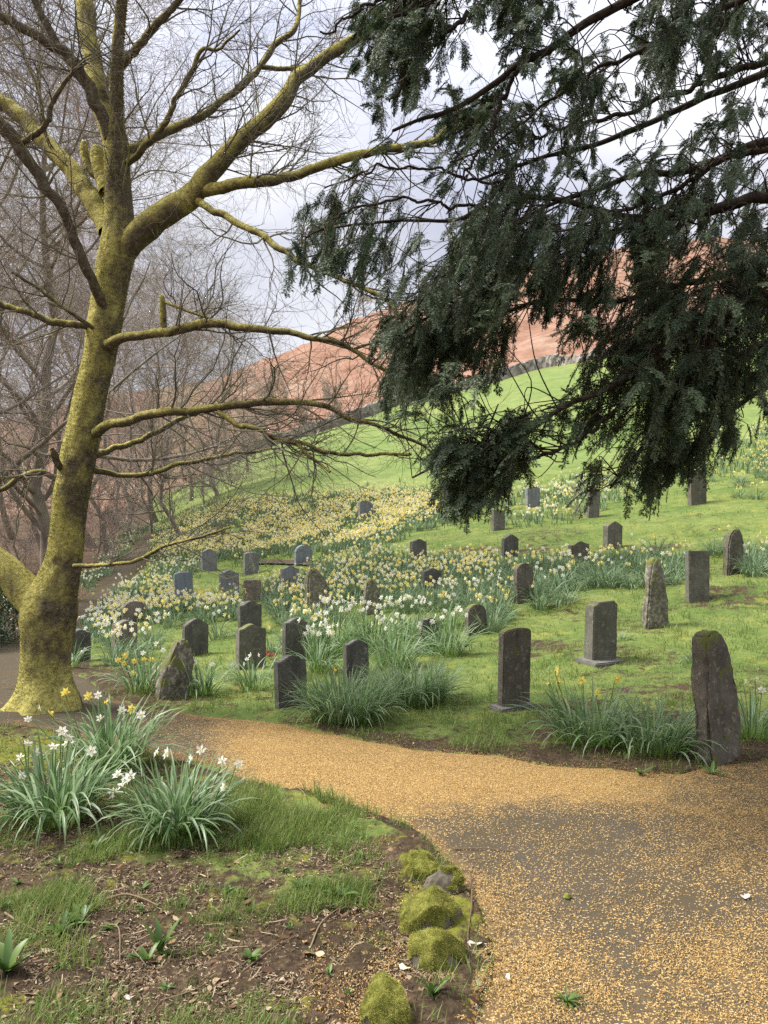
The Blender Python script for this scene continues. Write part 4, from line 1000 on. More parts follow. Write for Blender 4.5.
fallen_leaf(745, 900, 6, 'pale_leaf', 'pale leaf scrap lying on the path at the right edge', 3)
fallen_leaf(405, 972, 6, 'petal_cream', 'yellowish dead leaf beside the jagged weed', 4)
fallen_leaf(303, 888, 9, 'weed', 'green fallen leaf on soil right of the grass patch', 5)
fallen_leaf(130, 1002, 5, 'pale_leaf', 'pale leaf scrap on dark soil near the bottom', 6)
# clod on the path, posy
def blob(name, X, Y, Z, sx, sy, sz, seed, amp=.25, sub=4, freq=2.2):
    import bmesh
    bm = bmesh.new(); bmesh.ops.create_icosphere(bm, subdivisions=sub, radius=1)
    co = np.array([v.co[:] for v in bm.verts])
    k = 1 + amp * ((fbm(co[:, 0] * freq + seed * 5 + co[:, 2] * 1.7, co[:, 1] * freq + co[:, 2] * 1.3, seed, 4) - .5) * 2 + .5 * (fbm(co[:, 0] * 6 + seed, co[:, 1] * 6 + co[:, 2] * 5, seed + 3, 3) - .5))
    co = co * k[:, None] * [sx, sy, sz]
    for v, c in zip(bm.verts, co): v.co = c
    me = bpy.data.meshes.new(name); bm.to_mesh(me); bm.free()
    for p in me.polygons: p.use_smooth = True
    return me
X, Y, Z = hit(567, 899); me = blob('moss_clod', X, Y, Z, .018, .018, .014, 3, .3, 3); me.materials.append(M['moss']); o = link('moss_clod', me); o.location = (X, Y, Z + .01); tag(o, 'small round green moss clod lying on the path', 'moss')
X, Y, Z = hit(273, 660); r = np.random.default_rng(8)
root = empty('posy', (X, Y, Z), 'small red posy laid at the foot of the near-black rounded headstone', 'flowers')
g = Geo(); c = np.c_[r.normal(0, .04, 9), r.normal(0, .03, 9), r.uniform(.05, .1, 9)]; flower_geo(g, c, np.c_[r.normal(0, .4, 9), -np.ones(9), r.uniform(.2, .8, 9)], np.full(9, .024), r.random(9), 0, 0, r); g.obj('blooms', M['red'], root)
g = Geo(); leaves_geo(g, 14, .06, .05, .09, r, .01, 3); g.obj('leaves', M['weed'], root)

# ------------------------------------------------------------------ mossy edging rocks
def boulder(name, sx, sy, sz, seed, cuts=15, sub=5, grow=1.):
    """a stone: sphere cut by flat faces, then roughened"""
    import bmesh
    r = np.random.default_rng(seed); bm = bmesh.new(); bmesh.ops.create_icosphere(bm, subdivisions=sub, radius=1)
    co = np.array([v.co[:] for v in bm.verts])
    for k in range(cuts):
        n = nz(r.normal(size=3)); n[2] = abs(n[2]) * .8; n = nz(n); d = r.uniform(.62, .86)
        e = co @ n - d; co = co - np.where(e > 0, e * .96, 0)[:, None] * n
    co = co * (1 + .16 * (fbm(co[:, 0] * 1.7 + seed, co[:, 1] * 1.7 + co[:, 2] * 1.3, seed, 3) - .5) + .12 * (fbm(co[:, 0] * 6 + seed, co[:, 1] * 6 + co[:, 2] * 5, seed + 3, 4) - .5))[:, None]
    co = co * grow * [sx, sy, sz]
    for v, c in zip(bm.verts, co): v.co = c
    me = bpy.data.meshes.new(name); bm.to_mesh(me); bm.free()
    for p in me.polygons: p.use_smooth = True
    return me
def rock(px, base, top, wpx, seed, label, bare=0., rz=0, dr=.75, tilt=0):
    X, Y, Z = hit(px, base); s = Y / F; w = wpx * s / 2 * 1.0; h = (base - top) * s * .90
    Y += w * dr * .7; Z = float(zt(X, Y))
    root = empty('mossy_rock', (X, Y, Z), label, 'rock', 'mossy rocks edging the path', rz); root.rotation_euler = (0, tilt, rz)
    me = boulder('stone', w * .97, w * dr, h * .98, seed); me.materials.append(M['rock']); link('stone', me, root)
    mm = boulder('moss_cap', w, w * dr, h, seed, grow=1.035)
    import bmesh
    bm = bmesh.new(); bm.from_mesh(mm); rr = np.random.default_rng(seed)
    co = np.array([v.co[:] for v in bm.verts]); nn = fbm(co[:, 0] / w * 2.4 + seed, co[:, 1] / w * 2.4 + co[:, 2] / h, seed + 9, 4)
    lump = fbm(co[:, 0] / w * 7 + seed, co[:, 1] / w * 7 + co[:, 2] / h * 5, seed, 4) - .5
    co2 = co * (1 + .07 * lump)[:, None]
    for v, c in zip(bm.verts, co2): v.co = c
    kill = [v for v, c, q in zip(bm.verts, co, nn) if c[2] / h < -.02 + 1.5 * (q - .5) or (bare and c[0] / w < .12 - 1.2 * (q - .5) and c[2] / h < 1.2 * bare)]
    bmesh.ops.delete(bm, geom=kill, context='VERTS'); bm.normal_update(); bm.to_mesh(mm)
    fco = np.array([f.calc_center_median()[:] for f in bm.faces]); fno = np.array([f.normal[:] for f in bm.faces]); bm.free()
    for p in mm.polygons: p.use_smooth = True
    mm.materials.append(M['moss']); cap = link('moss_cap', mm, root)
    n = 16000; i = rr.integers(0, len(fco), n); b = fco[i] + rr.normal(0, .004, (n, 3)); d = nz(fno[i] + rr.normal(0, .6, (n, 3))); L = rr.uniform(.0015, .0036, n)
    sd = nz(np.cross(d, rr.normal(size=(n, 3)))) * .0012
    V = np.stack([b - sd, b + sd, b + d * L[:, None]], 1).reshape(-1, 3); A = np.zeros((n, 3, 4))
    A[..., 0] = np.clip(.45 + .18 * rr.normal(size=n) + 1.5 * (fbm(b[:, 0] * 38 + seed, b[:, 1] * 38 + b[:, 2] * 30, 4, 4) - .5), 0, 1)[:, None]
    g = Geo(); g.add(V, np.arange(n * 3).reshape(-1, 3), A.reshape(-1, 4)); f = g.obj('moss_fuzz', M['moss_fuzz'], cap, smooth=False); f['kind'] = 'stuff'
rock(422, 880, 853, 50, 1, 'topmost small moss-covered rock at the path edge')
rock(446, 897, 870, 50, 2, 'half bare grey mossy rock, second from the top at the path edge', bare=.9)
rock(432, 932, 888, 72, 3, 'humped moss-covered rock in the middle of the edging row', dr=.6, rz=.25, tilt=-.12)
rock(434, 971, 923, 72, 4, 'squarish thickly moss-covered rock below the humped one', dr=.65, rz=-.1)
rock(386, 1030, 982, 72, 5, 'moss-covered rock cut by the bottom edge of the picture', dr=.8)

# ------------------------------------------------------------------ the big mossy tree
TY = 6.65
def limb_pts(pix, K):
    """pix: (px,row,Y,width px)"""
    c = np.array([[*P(a, b, y), w * y / F / 2] for a, b, y, w in pix]); s = catmull(c, K)
    return s[:, :3], np.maximum(s[:, 3], .002)
x0, y0, z0 = hit(48, 706)
TRUNK = [(46, 716, TY, 74), (47, 700, TY, 60), (46, 680, TY, 50), (45, 655, TY, 50), (47, 630, TY, 54), (50, 607, TY, 56), (57, 585, TY, 46), (64, 560, TY, 38), (67.5, 530, TY, 36), (71, 500, TY, 36), (78, 465, TY, 36), (85, 430, TY, 35), (91, 395, TY, 32.5), (100, 355, TY, 32),
         (105, 320, TY, 34), (110, 290, TY, 34), (115, 262, TY, 37), (119, 240, TY, 36), (119, 215, TY, 30), (118, 185, TY, 27), (117, 155, TY, 26), (117, 120, TY - .05, 16), (117, 80, TY - .1, 14), (118, 40, TY - .15, 12.5), (122, 0, TY - .2, 11), (126, -60, TY - .3, 9), (130, -160, TY - .4, 5)]
LIMBS = [
 [(120, 255, TY, 26), (140, 232, TY - .05, 27), (165, 213, TY - .1, 26), (190, 196, TY - .12, 22), (205, 178, TY - .15, 20), (225, 155, TY - .15, 18), (250, 132, TY - .1, 17), (272, 113, TY - .05, 17), (288, 95, TY, 15), (300, 78, TY + .05, 14), (320, 62, TY + .1, 12), (340, 48, TY + .15, 11), (375, 30, TY + .2, 9), (430, 0, TY + .3, 7), (480, -40, TY + .4, 4)],
 [(198, 192, TY - .12, 13), (222, 187, TY - .2, 12), (255, 182, TY - .3, 11), (280, 178, TY - .35, 10), (310, 170, TY - .4, 9), (340, 160, TY - .45, 9), (384, 149, TY - .5, 8), (430, 141, TY - .55, 7), (450, 128, TY - .6, 6), (480, 118, TY - .6, 4)],
 [(196, 200, TY - .12, 8), (215, 212, TY - .3, 7), (250, 229, TY - .5, 6.5), (290, 256, TY - .7, 6), (320, 271, TY - .8, 5), (345, 280, TY - .9, 4.5), (384, 300, TY - 1., 4), (410, 330, TY - 1.1, 3)],
 [(122, 150, TY, 10), (140, 146, TY + .1, 9), (165, 133, TY + .2, 9), (190, 121, TY + .3, 8), (215, 106, TY + .4, 7), (245, 84, TY + .5, 7), (262, 66, TY + .6, 6), (275, 45, TY + .7, 6), (295, 29, TY + .7, 5), (300, 0, TY + .8, 4), (310, -50, TY + .8, 3)],
 [(262, 67, TY + .6, 5), (285, 69, TY + .6, 4.5), (312, 65, TY + .65, 4), (340, 55, TY + .7, 2.5)],
 [(124, 165, TY, 7), (140, 152, TY - .1, 7), (165, 122, TY - .2, 6), (178, 96, TY - .25, 5), (190, 74, TY - .3, 5), (203, 50, TY - .35, 4), (218, 50, TY - .35, 3), (240, 30, TY - .4, 2)],
 [(120, 68, TY - .1, 9), (135, 50, TY - .2, 8), (150, 33, TY - .25, 8), (165, 15, TY - .3, 7), (182, -2, TY - .3, 6), (215, -40, TY - .3, 4)],
 [(114, 150, TY + .02, 18), (108, 128, TY + .08, 19), (103, 105, TY + .12, 20), (96, 75, TY + .2, 19), (89, 40, TY + .25, 18), (85, 0, TY + .3, 18), (80, -60, TY + .35, 14), (70, -140, TY + .4, 8)],
 [(110, 138, TY - .03, 12), (98, 108, TY - .08, 12), (85, 80, TY - .1, 12), (70, 60, TY - .15, 11), (55, 47, TY - .2, 10), (25, 28, TY - .25, 9), (-5, 12, TY - .3, 8), (-60, -20, TY - .4, 5)],
 [(60, 50, TY - .18, 8), (50, 30, TY - .2, 7), (38, 8, TY - .2, 7), (20, -30, TY - .2, 5)],
 [(110, 232, TY + .05, 22), (97, 208, TY + .15, 20), (80, 182, TY + .25, 19), (60, 158, TY + .35, 17), (38, 135, TY + .45, 16), (15, 112, TY + .5, 15), (-15, 92, TY + .55, 14), (-80, 50, TY + .6, 9)],
 [(104, 308, TY - .1, 10), (92, 282, TY - .25, 10), (76, 242, TY - .35, 10), (60, 208, TY - .45, 10), (42, 180, TY - .5, 11), (25, 156, TY - .55, 12), (5, 128, TY - .6, 12), (-20, 100, TY - .65, 11), (-80, 40, TY - .8, 8)],
 [(15, 145, TY - .57, 7), (30, 138, TY - .6, 6), (48, 122, TY - .65, 5.5), (52, 103, TY - .68, 5), (68, 78, TY - .7, 4), (85, 60, TY - .75, 2.5)],
 [(108, 345, TY - .1, 12), (128, 336, TY - .2, 9), (160, 332, TY - .3, 9), (190, 326, TY - .35, 9.5), (210, 322, TY - .4, 9), (232, 326, TY - .4, 8), (265, 330, TY - .45, 7), (300, 335, TY - .5, 6), (345, 346, TY - .55, 5), (380, 368, TY - .6, 4), (410, 385, TY - .6, 3)],
 [(164, 330, TY - .3, 6), (163, 318, TY - .32, 7), (162, 300, TY - .33, 6), (160, 294, TY - .33, 3)],
 [(165, 302, TY - .33, 3.5), (185, 310, TY - .4, 3), (208, 318, TY - .45, 2.5)],
 [(96, 433, TY - .1, 11), (110, 424, TY - .2, 9), (140, 418, TY - .3, 9), (175, 412, TY - .35, 8.5), (210, 408, TY - .4, 8), (240, 405, TY - .4, 8), (275, 402, TY - .45, 7), (310, 404, TY - .5, 6), (330, 408, TY - .5, 5.5), (350, 420, TY - .55, 5), (380, 426, TY - .6, 4), (420, 445, TY - .6, 3), (440, 460, TY - .6, 2)],
 [(218, 412, TY - .4, 5.5), (235, 422, TY - .45, 5.5), (255, 430, TY - .5, 5), (280, 440, TY - .55, 5), (300, 444, TY - .55, 4.5), (330, 452, TY - .6, 4), (365, 455, TY - .65, 3.5), (412, 454, TY - .7, 3)],
 [(297, 443, TY - .55, 4), (308, 455, TY - .6, 3.5), (320, 464, TY - .6, 3), (330, 472, TY - .65, 3)],
 [(94, 455, TY + .1, 9), (110, 450, TY + .25, 6), (140, 440, TY + .4, 5.5), (175, 422, TY + .55, 5), (200, 412, TY + .65, 4), (230, 405, TY + .7, 3)],
 [(92, 470, TY + .1, 7), (120, 475, TY + .3, 5), (150, 472, TY + .4, 5), (200, 460, TY + .5, 4), (245, 452, TY + .6, 3), (285, 448, TY + .7, 2)],
 [(102, 330, TY, 9), (80, 326, TY - .1, 7), (50, 321, TY - .2, 7), (20, 310, TY - .25, 6), (-10, 302, TY - .3, 6), (-60, 295, TY - .4, 4)],
 [(96, 330, TY - .1, 4.5), (70, 312, TY - .3, 4), (40, 290, TY - .45, 3.5), (12, 272, TY - .6, 2.5)],
 [(74, 566, TY - .15, 5), (100, 566, TY - .3, 3.8), (130, 562, TY - .4, 3.8), (152, 552, TY - .45, 3.5), (175, 543, TY - .5, 3), (205, 535, TY - .55, 2.6), (230, 527, TY - .6, 2)],
 [(48, 612, TY, 40), (32, 600, TY + .02, 36), (18, 584, TY + .04, 32), (2, 568, TY + .06, 29), (-15, 553, TY + .08, 27), (-50, 520, TY + .1, 24), (-110, 440, TY + .15, 18), (-150, 330, TY + .2, 12), (-160, 200, TY + .3, 7)],
 [(62, 470, TY - .1, 6), (57, 462, TY - .17, 7), (54, 454, TY - .22, 7), (52, 449, TY - .24, 4)],
 [(58, 480, TY + .2, 5), (40, 472, TY + .1, 6), (20, 478, TY, 6), (0, 490, TY - .1, 5), (-40, 500, TY - .2, 3)],
 [(108, 192, TY + .16, 18), (103, 176, TY + .2, 17), (99, 162, TY + .22, 16), (97, 152, TY + .23, 13), (96, 147, TY + .23, 9), (96, 145, TY + .23, 2)],
 [(103, 180, TY + .2, 8), (92, 172, TY + .22, 8), (86, 160, TY + .24, 8), (84, 148, TY + .25, 8), (84, 142, TY + .25, 5), (84, 140, TY + .25, 1)],
]
def big_tree():
    r = np.random.default_rng(5)
    root = empty('mossy_tree', (x0, TY, z0), 'large bare moss-covered tree leaning at the left, trunk forked low beside the path', 'tree')
    root.location = (0, 0, 0)
    pts, rad = limb_pts(TRUNK, 230)
    # root flare and wobble
    V, Q, A = tubes(pts[None], rad[None], 40, np.array([.5]), .0)
    rg = V.reshape(230, 40, 3); cen = pts[:, None]
    a = np.arange(40) * 2 * np.pi / 40
    n1 = fbm(np.cos(a)[None] * 1.6 + 3, np.sin(a)[None] * 1.6 + np.arange(230)[:, None] * .06, 3, 4) - .5
    n2 = fbm(np.cos(a)[None] * 7, np.sin(a)[None] * 7 + np.arange(230)[:, None] * .35, 4, 4) - .5
    flare = np.clip(1 - np.arange(230) / 16., 0, 1)[:, None] * .28 * np.abs(np.sin(a * 2.5 + .6))[None]
    rg = cen + (rg - cen) * (.93 + .26 * n1 + .16 * n2 + flare)[..., None]
    A[:, 2] = np.repeat(.62 - .2 * sstep(40, 120, np.arange(230)) * 0, 40)
    hts = rg[..., 2].ravel()
    A[:, 2] = .66 - .08 * np.exp(-((hts - .75) / .3) ** 2)
    A[:, 2] -= .34 * sstep(3.9, 4.6, hts)
    g = Geo(); g.add(rg.reshape(-1, 3), Q, A); g.obj('trunk', M['moss_bark'], root)
    PP = [pts[np.linspace(120, 229, 24).astype(int)]]; RR = [rad[np.linspace(120, 229, 24).astype(int)]]
    dark = {11, 12, 8, 9, 6}
    for i, l in enumerate(LIMBS):
        p, q = limb_pts(l, 90)
        p = p + np.stack([fbm(np.arange(90) * .18, p[:, 0] * 0 + i * 9.1 + k * 3, 7, 3) - .5 for k in range(3)], -1) * np.clip(q * 2.5, .01, .05)[:, None] * min(1, np.linalg.norm(p[-1] - p[0]) / 1.4) ** 2 * sstep(0, 12, np.arange(90))[:, None]
        V, Q, A = tubes(p[None], q[None], 14, None, .15 if np.linalg.norm(p[-1] - p[0]) > .8 else .03)
        A[:, 2] = .26 if i in dark else (.64 if q.mean() > .03 else .50)
        if i == 7: A[:, 2] = .74
        g = Geo(); g.add(V, Q, A)
        # rounded cut end
        g.obj('bough', M['moss_bark'], root)
        PP.append(p[np.linspace(0, 89, 24).astype(int)]); RR.append(q[np.linspace(0, 89, 24).astype(int)])
    # twigs on each bough in proportion to its length
    g = Geo(); L1p = []; L1r = []
    for i, (p, q) in enumerate(zip(PP, RR)):
        if i in (15, 26, 28, 29): continue
        ln = np.linalg.norm(np.diff(p, axis=0), axis=1).sum()
        s, sr = sprout(p[None], q[None], max(3, int(ln * 9.5)), .25, 1.15, (.5, 1.15), 10, .17, .035, tmin=.18, rscale=.42, rmax=.0085, rtip=.3, r=r)
        L1p.append(s); L1r.append(sr)
    s1 = np.concatenate(L1p); r1 = np.concatenate(L1r)
    g.add(*tubes(s1, r1, 5))
    s2, r2 = sprout(s1, r1, 6, .12, .55, (.45, 1.0), 7, .2, .03, rscale=.6, rmax=.004, r=r, rmin=.0016); g.add(*tubes(s2, r2, 4))
    s3, r3 = sprout(s2, r2, 4, .06, .26, (.4, 1.0), 5, .2, .03, rscale=.7, rmax=.0026, r=r, rmin=.0014); g.add(*tubes(s3, r3, 3))
    o = g.obj('twigs', M['twig'], root); o['kind'] = 'stuff'
    print('twigs', len(s1), len(s2), len(s3))
    # moss tufts
    g = Geo(); N = 26000
    allp, allr = limb_pts(TRUNK, 230)
    i = r.integers(0, 225, N); a = r.uniform(0, 6.28, N)
    V, Q, A = tubes(allp[None], allr[None], 40); 
    base = rg[i, (a / 6.2832 * 40).astype(int) % 40]; d = nz(base - allp[i]); d = nz(d + r.normal(0, .5, (N, 3)) + [0, 0, -.3])
    L = r.uniform(.006, .02, N); sd = nz(np.cross(d, r.normal(size=(N, 3)))) * .003
    keep = fbm(base[:, 0] * 6 + base[:, 1] * 5, base[:, 2] * 5, 14, 4) > .44
    base, d, L, sd = base[keep], d[keep], L[keep], sd[keep]; N = len(base)
    V = np.stack([base - sd, base + sd, base + d * L[:, None]], 1).reshape(-1, 3); A = np.zeros((N, 3, 4)); A[..., 0] = r.random(N)[:, None] * .9
    g.add(V, np.arange(N * 3).reshape(-1, 3), A.reshape(-1, 4)); o = g.obj('moss', M['moss_fuzz'], root, smooth=False); o['kind'] = 'stuff'
big_tree()

# ------------------------------------------------------------------ yew
YM = """1 4 7 8 7 6 5 5 5 4 5 6 6 6 5
0 3 6 7 6 4 3 5 6 4 4 5 5 5 4
0 2 5 6 5 3 4 4 6 5 3 4 5 5 3
0 1 4 6 3 3 4 5 4 4 4 4 4 4 4
0 1 4 4 3 4 5 5 4 4 4 4 4 4 4
0 2 3 2 3 4 6 4 4 4 4 4 5 5 4
3 4 3 3 2 4 6 6 4 5 5 6 6 5 5
5 6 5 3 4 6 7 6 6 6 6 6 6 6 5
3 6 5 3 6 7 7 7 6 6 6 6 6 6 6
0 4 4 5 7 7 8 7 5 6 7 7 7 7 7
0 0 4 7 8 8 7 4 3 6 7 8 7 7 7
0 0 4 7 8 7 5 1 2 4 8 8 8 7 7
0 0 3 6 7 5 2 2 4 6 8 7 8 7 6
0 0 0 1 3 4 6 6 6 6 8 8 7 6 3
0 0 0 2 6 7 6 4 3 6 8 7 6 4 2
0 0 0 0 5 6 6 1 0 5 6 5 3 1 0
0 0 0 0 0 2 2 0 0 0 1 0 0 0 0"""
YM = np.array([[int(c) for c in l.split()] for l in YM.split('\n')], float)
YLIMBS = [
 [(1290, 300, 4.8, 26), (1100, 250, 4.7, 20), (900, 225, 4.5, 14), (768, 200, 4.4, 12), (735, 205, 4.4, 11), (700, 213, 4.4, 10), (640, 219, 4.4, 8), (600, 210, 4.4, 6.5), (560, 200, 4.4, 5), (525, 197, 4.4, 4.5), (490, 210, 4.4, 4), (450, 222, 4.4, 3.5), (400, 220, 4.4, 3), (350, 225, 4.4, 2.5), (310, 232, 4.4, 2)],
 [(650, 219, 4.4, 6), (620, 230, 4.5, 5.5), (590, 240, 4.55, 5), (555, 258, 4.6, 4), (510, 275, 4.6, 4), (460, 300, 4.6, 3), (410, 330, 4.6, 2.5), (370, 365, 4.6, 2)],
 [(1290, 250, 5, 24), (1000, 170, 5.0, 16), (850, 145, 5.0, 12), (768, 140, 5.0, 9), (720, 160, 5.0, 8), (680, 172, 5., 7), (640, 172, 5., 6), (600, 188, 5., 5), (540, 210, 5, 4), (490, 240, 5, 3.5), (440, 280, 5, 2.5), (400, 310, 5, 2)],
 [(1290, 220, 5.6, 22), (1000, 90, 5.6, 14), (850, 60, 5.6, 10), (768, 74, 5.6, 8), (720, 92, 5.6, 7), (660, 118, 5.6, 6), (600, 142, 5.6, 5), (540, 160, 5.6, 4), (480, 180, 5.6, 3)],
 [(1250, 100, 4.2, 24), (1000, -60, 4.2, 18), (800, -60, 4.2, 13), (700, -30, 4.2, 10), (630, 5, 4.2, 9), (575, 28, 4.2, 8), (530, 58, 4.2, 7), (500, 80, 4.2, 6), (460, 105, 4.2, 5), (430, 120, 4.2, 4), (395, 135, 4.2, 3)],
 [(700, -30, 4.2, 7), (600, -40, 4.1, 7), (520, -30, 4., 6), (450, -10, 4., 5), (400, 15, 4., 4), (365, 40, 4., 3)],
 [(1290, 330, 4.4, 26), (1050, 300, 4.2, 18), (900, 280, 4.1, 13), (800, 285, 4., 10), (740, 310, 4., 8), (680, 345, 4., 7), (620, 385, 4., 6), (570, 405, 4., 5), (540, 425, 4., 4.5), (500, 440, 4., 3.5), (450, 460, 4., 2.8), (415, 478, 4., 2)],
 [(1290, 350, 5.2, 22), (1000, 350, 5.0, 14), (860, 330, 4.9, 10), (780, 340, 4.8, 8), (720, 370, 4.8, 6), (680, 410, 4.8, 5), (640, 450, 4.8, 4), (610, 490, 4.8, 2.5)],
 [(900, 225, 4.5, 9), (820, 250, 4.9, 8), (740, 270, 5.1, 7), (680, 285, 5.2, 6), (620, 300, 5.2, 5), (560, 300, 5.2, 4), (500, 315, 5.2, 3), (450, 350, 5.2, 2)],
 [(1000, 350, 5.0, 9), (880, 370, 5.3, 8), (790, 380, 5.5, 6), (740, 405, 5.5, 5), (710, 440, 5.5, 3), (695, 470, 5.5, 2)],
 [(768, 60, 5.3, 7), (720, 78, 5.3, 6), (670, 96, 5.3, 5), (610, 118, 5.3, 4), (560, 128, 5.3, 3), (500, 160, 5.3, 2)],
 [(800, 150, 4.7, 7), (740, 152, 4.7, 6), (690, 180, 4.7, 5), (640, 205, 4.7, 4), (590, 225, 4.7, 3), (530, 235, 4.7, 2)],
 [(760, -10, 4.6, 7), (700, 20, 4.6, 6), (650, 48, 4.6, 5), (600, 68, 4.6, 4), (550, 100, 4.6, 3), (500, 140, 4.6, 2.2), (450, 165, 4.6, 1.8)],
 [(490, 210, 4.4, 3.5), (440, 205, 4.3, 3), (390, 200, 4.25, 2.6), (340, 215, 4.2, 2.2), (300, 240, 4.2, 1.6)],
 [(560, 200, 4.4, 3.5), (490, 180, 4.5, 3), (430, 168, 4.5, 2.6), (370, 170, 4.5, 2.2), (325, 190, 4.5, 1.6)],
 [(460, -20, 4., 5), (410, -10, 4., 4), (360, 10, 4., 3), (325, 35, 4., 2)],
 [(520, 62, 4.2, 5), (500, 110, 4.2, 4), (480, 150, 4.2, 3), (460, 180, 4.2, 2)],
 [(470, 10, 4., 5), (440, 40, 4., 4), (410, 70, 4., 3), (390, 105, 4., 2)],
 [(640, 385, 4., 4.5), (600, 425, 4.1, 4), (560, 448, 4.1, 3.5), (520, 462, 4.1, 3), (485, 490, 4.1, 2)],
]
def yew():
    r = np.random.default_rng(19)
    root = empty('yew_tree', (0, 0, 0), 'dark evergreen yew reaching in from the right with long drooping branches', 'tree')
    # trunk stands just outside the picture on the right
    tx, ty = 5.6, 4.9; tz = float(zt(tx, ty))
    tp = catmull([[tx, ty, tz - .2, .55], [tx, ty, tz + .3, .42], [tx - .05, ty, tz + 1.5, .36], [tx + .1, ty + .1, tz + 3.5, .28], [tx + .2, ty + .1, tz + 6, .15], [tx + .2, ty, tz + 8, .05]], 60)
    V, Q, A = tubes(tp[None, :, :3], tp[None, :, 3], 24, None, .2); g = Geo(); g.add(V, Q, A); g.obj('trunk', M['yew_bark'], root)
    PP = []; RR = []
    for i, l in enumerate(YLIMBS):
        p, q = limb_pts(l, 110)
        p = p + np.stack([fbm(np.arange(110) * .15, p[:, 0] * 0 + i * 7.1 + k * 3, 9, 3) - .5 for k in range(3)], -1) * .06
        if l[0][0] > 1200: p[0] = [tx, ty, p[0][2]]
        g = Geo(); g.add(*tubes(p[None], q[None], 10, None, .15)); g.obj('bough', M['yew_bark'], root)
        PP.append(p); RR.append(q)
    allp = np.concatenate(PP); allr = np.concatenate(RR)
    # foliage clusters: targets spread through the hanging crown, joined to the nearest bough
    ny, nx = YM.shape; prob = (YM ** 1.15).ravel(); prob /= prob.sum()
    N = 2100
    cell = r.choice(ny * nx, N, p=prob); px = 288 + (cell % nx) * 32 + r.uniform(-4, 36, N); py = (cell // nx) * 32 + r.uniform(-4, 36, N)
    ex = r.uniform(768, 1150, 300); ey = r.uniform(-200, 430, 300)      # the crown goes on beyond the frame
    ux = r.uniform(420, 800, 110); uy = r.uniform(-220, 0, 110)
    px = np.concatenate([px, ex, ux]); py = np.concatenate([py, ey, uy]); N = len(px)
    Yd = r.uniform(3.7, 5.7, N); low = py > 400; Yd[low] = np.where(px[low] < 560, r.uniform(3.8, 4.3, low.sum()), r.uniform(3.9, 5.4, low.sum()))
    tgt = np.stack([(px - HX) * Yd / F, Yd, EYE + (HY - py) * Yd / F], -1)
    # parent point: near, but up-branch (towards the trunk) and above
    tw = []; tr = []
    for k in range(N):
        d = allp - tgt[k]; cost = np.linalg.norm(d, axis=1) + np.where(d[:, 0] < .05, .6, 0) + np.where(d[:, 2] < -.02, .28, 0) - .15 * np.clip(d[:, 0], 0, 1.) + r.normal(0, .10, len(allp))
        j = int(np.argmin(cost)); a = allp[j]; b = tgt[k]
        if np.linalg.norm(b - a) > (.5 if py[k] > 330 and px[k] < 780 else .8):
            b = a + (b - a) * (.45 / np.linalg.norm(b - a))
        m1 = a * .6 + b * .4 + [0, 0, .07 * np.linalg.norm(b - a)] + r.normal(0, .06, 3); m2 = a * .2 + b * .8 + [0, 0, .05 * np.linalg.norm(b - a)] + r.normal(0, .04, 3)
        tw.append(catmull([a, m1, m2, b], 12)); r0 = min(allr[j] * .5, .0045); tr.append(np.linspace(r0, .0016, 12))
    tw = np.array(tw); tr = np.array(tr)
    g = Geo()
    # keep branchlets that end where the crown is leafy
    def dens_at(c):
        qx, qy = proj(c[:, 0], c[:, 1], c[:, 2]); ix = np.floor((qx - 288) / 32).astype(int); iy = np.floor(qy / 32).astype(int)
        ins = (ix >= 0) & (ix < nx) & (iy >= 0) & (iy < ny)
        return np.where(ins, YM[np.clip(iy, 0, ny - 1), np.clip(ix, 0, nx - 1)], np.where((qx < 288) | (iy >= ny), 0, 6))
    # flat drooping fronds: an axis, side shoots in one plane, two ranks of needles on each
    def fronds(p, d, Lf):
        n = len(p); K = 9; cur = d; out = [p]
        for k in range(K - 1):
            cur = nz(cur + r.normal(0, .07, (n, 3)) + [-.055, 0, -.16]); out.append(out[-1] + cur * (Lf / (K - 1))[:, None])
        return np.stack(out, 1)
    NF = 6
    I = np.repeat(np.arange(len(tw)), NF); t = r.uniform(.45, 1., len(I)) ** .8; t[::NF] = 1.
    tt = np.minimum(t * 11, 10.999); i = tt.astype(int); f = (tt - i)[:, None]
    p = tw[I, i] * (1 - f) + tw[I, i + 1] * f; d = nz(tw[I, i + 1] - tw[I, i])
    sd = nz(np.cross(d, r.normal(size=(len(I), 3)))); sd[:, 2] *= .4; a = r.uniform(.2, .8, len(I))[:, None]; a[::NF] *= .2
    d = nz(d * np.cos(a) + nz(sd) * np.sin(a) + [0, 0, -.25])
    uprow = proj(p[:, 0], p[:, 1], p[:, 2])[1]; lowk = sstep(120, 330, uprow)
    ax = fronds(p, d, r.uniform(.06, .17, len(I)) * (1 - lowk) + r.uniform(.10, .27, len(I)) * lowk)
    keep = r.random(len(ax)) < np.clip(((dens_at(ax[:, 5]) + .5 * (1 - lowk)) / 8.) ** 1.35, 0, .72)
    # lighter gaps: whole small regions of the crown stay open
    qx, qy = proj(ax[:, 4, 0], ax[:, 4, 1], ax[:, 4, 2]); open_ = fbm(qx / 26., qy / 34. + ax[:, 4, 1] * 1.2, 88, 3)
    keep &= open_ < .42 + .027 * dens_at(ax[:, 4]) + .03 * (1 - lowk)
    cnt = np.bincount(I[keep], minlength=len(tw)); keep &= cnt[I] >= 2
    ax = ax[keep]; n, K, _ = ax.shape
    used = np.unique(I[keep]); g.v = []; g.f = []; g.a = []; g.m = []; g.n = 0
    g.add(*tubes(tw[used], tr[used], 5)); g.add(*tubes(ax, np.repeat(np.linspace(.0018, .0009, K)[None], n, 0), 3))
    tone = r.random(n)
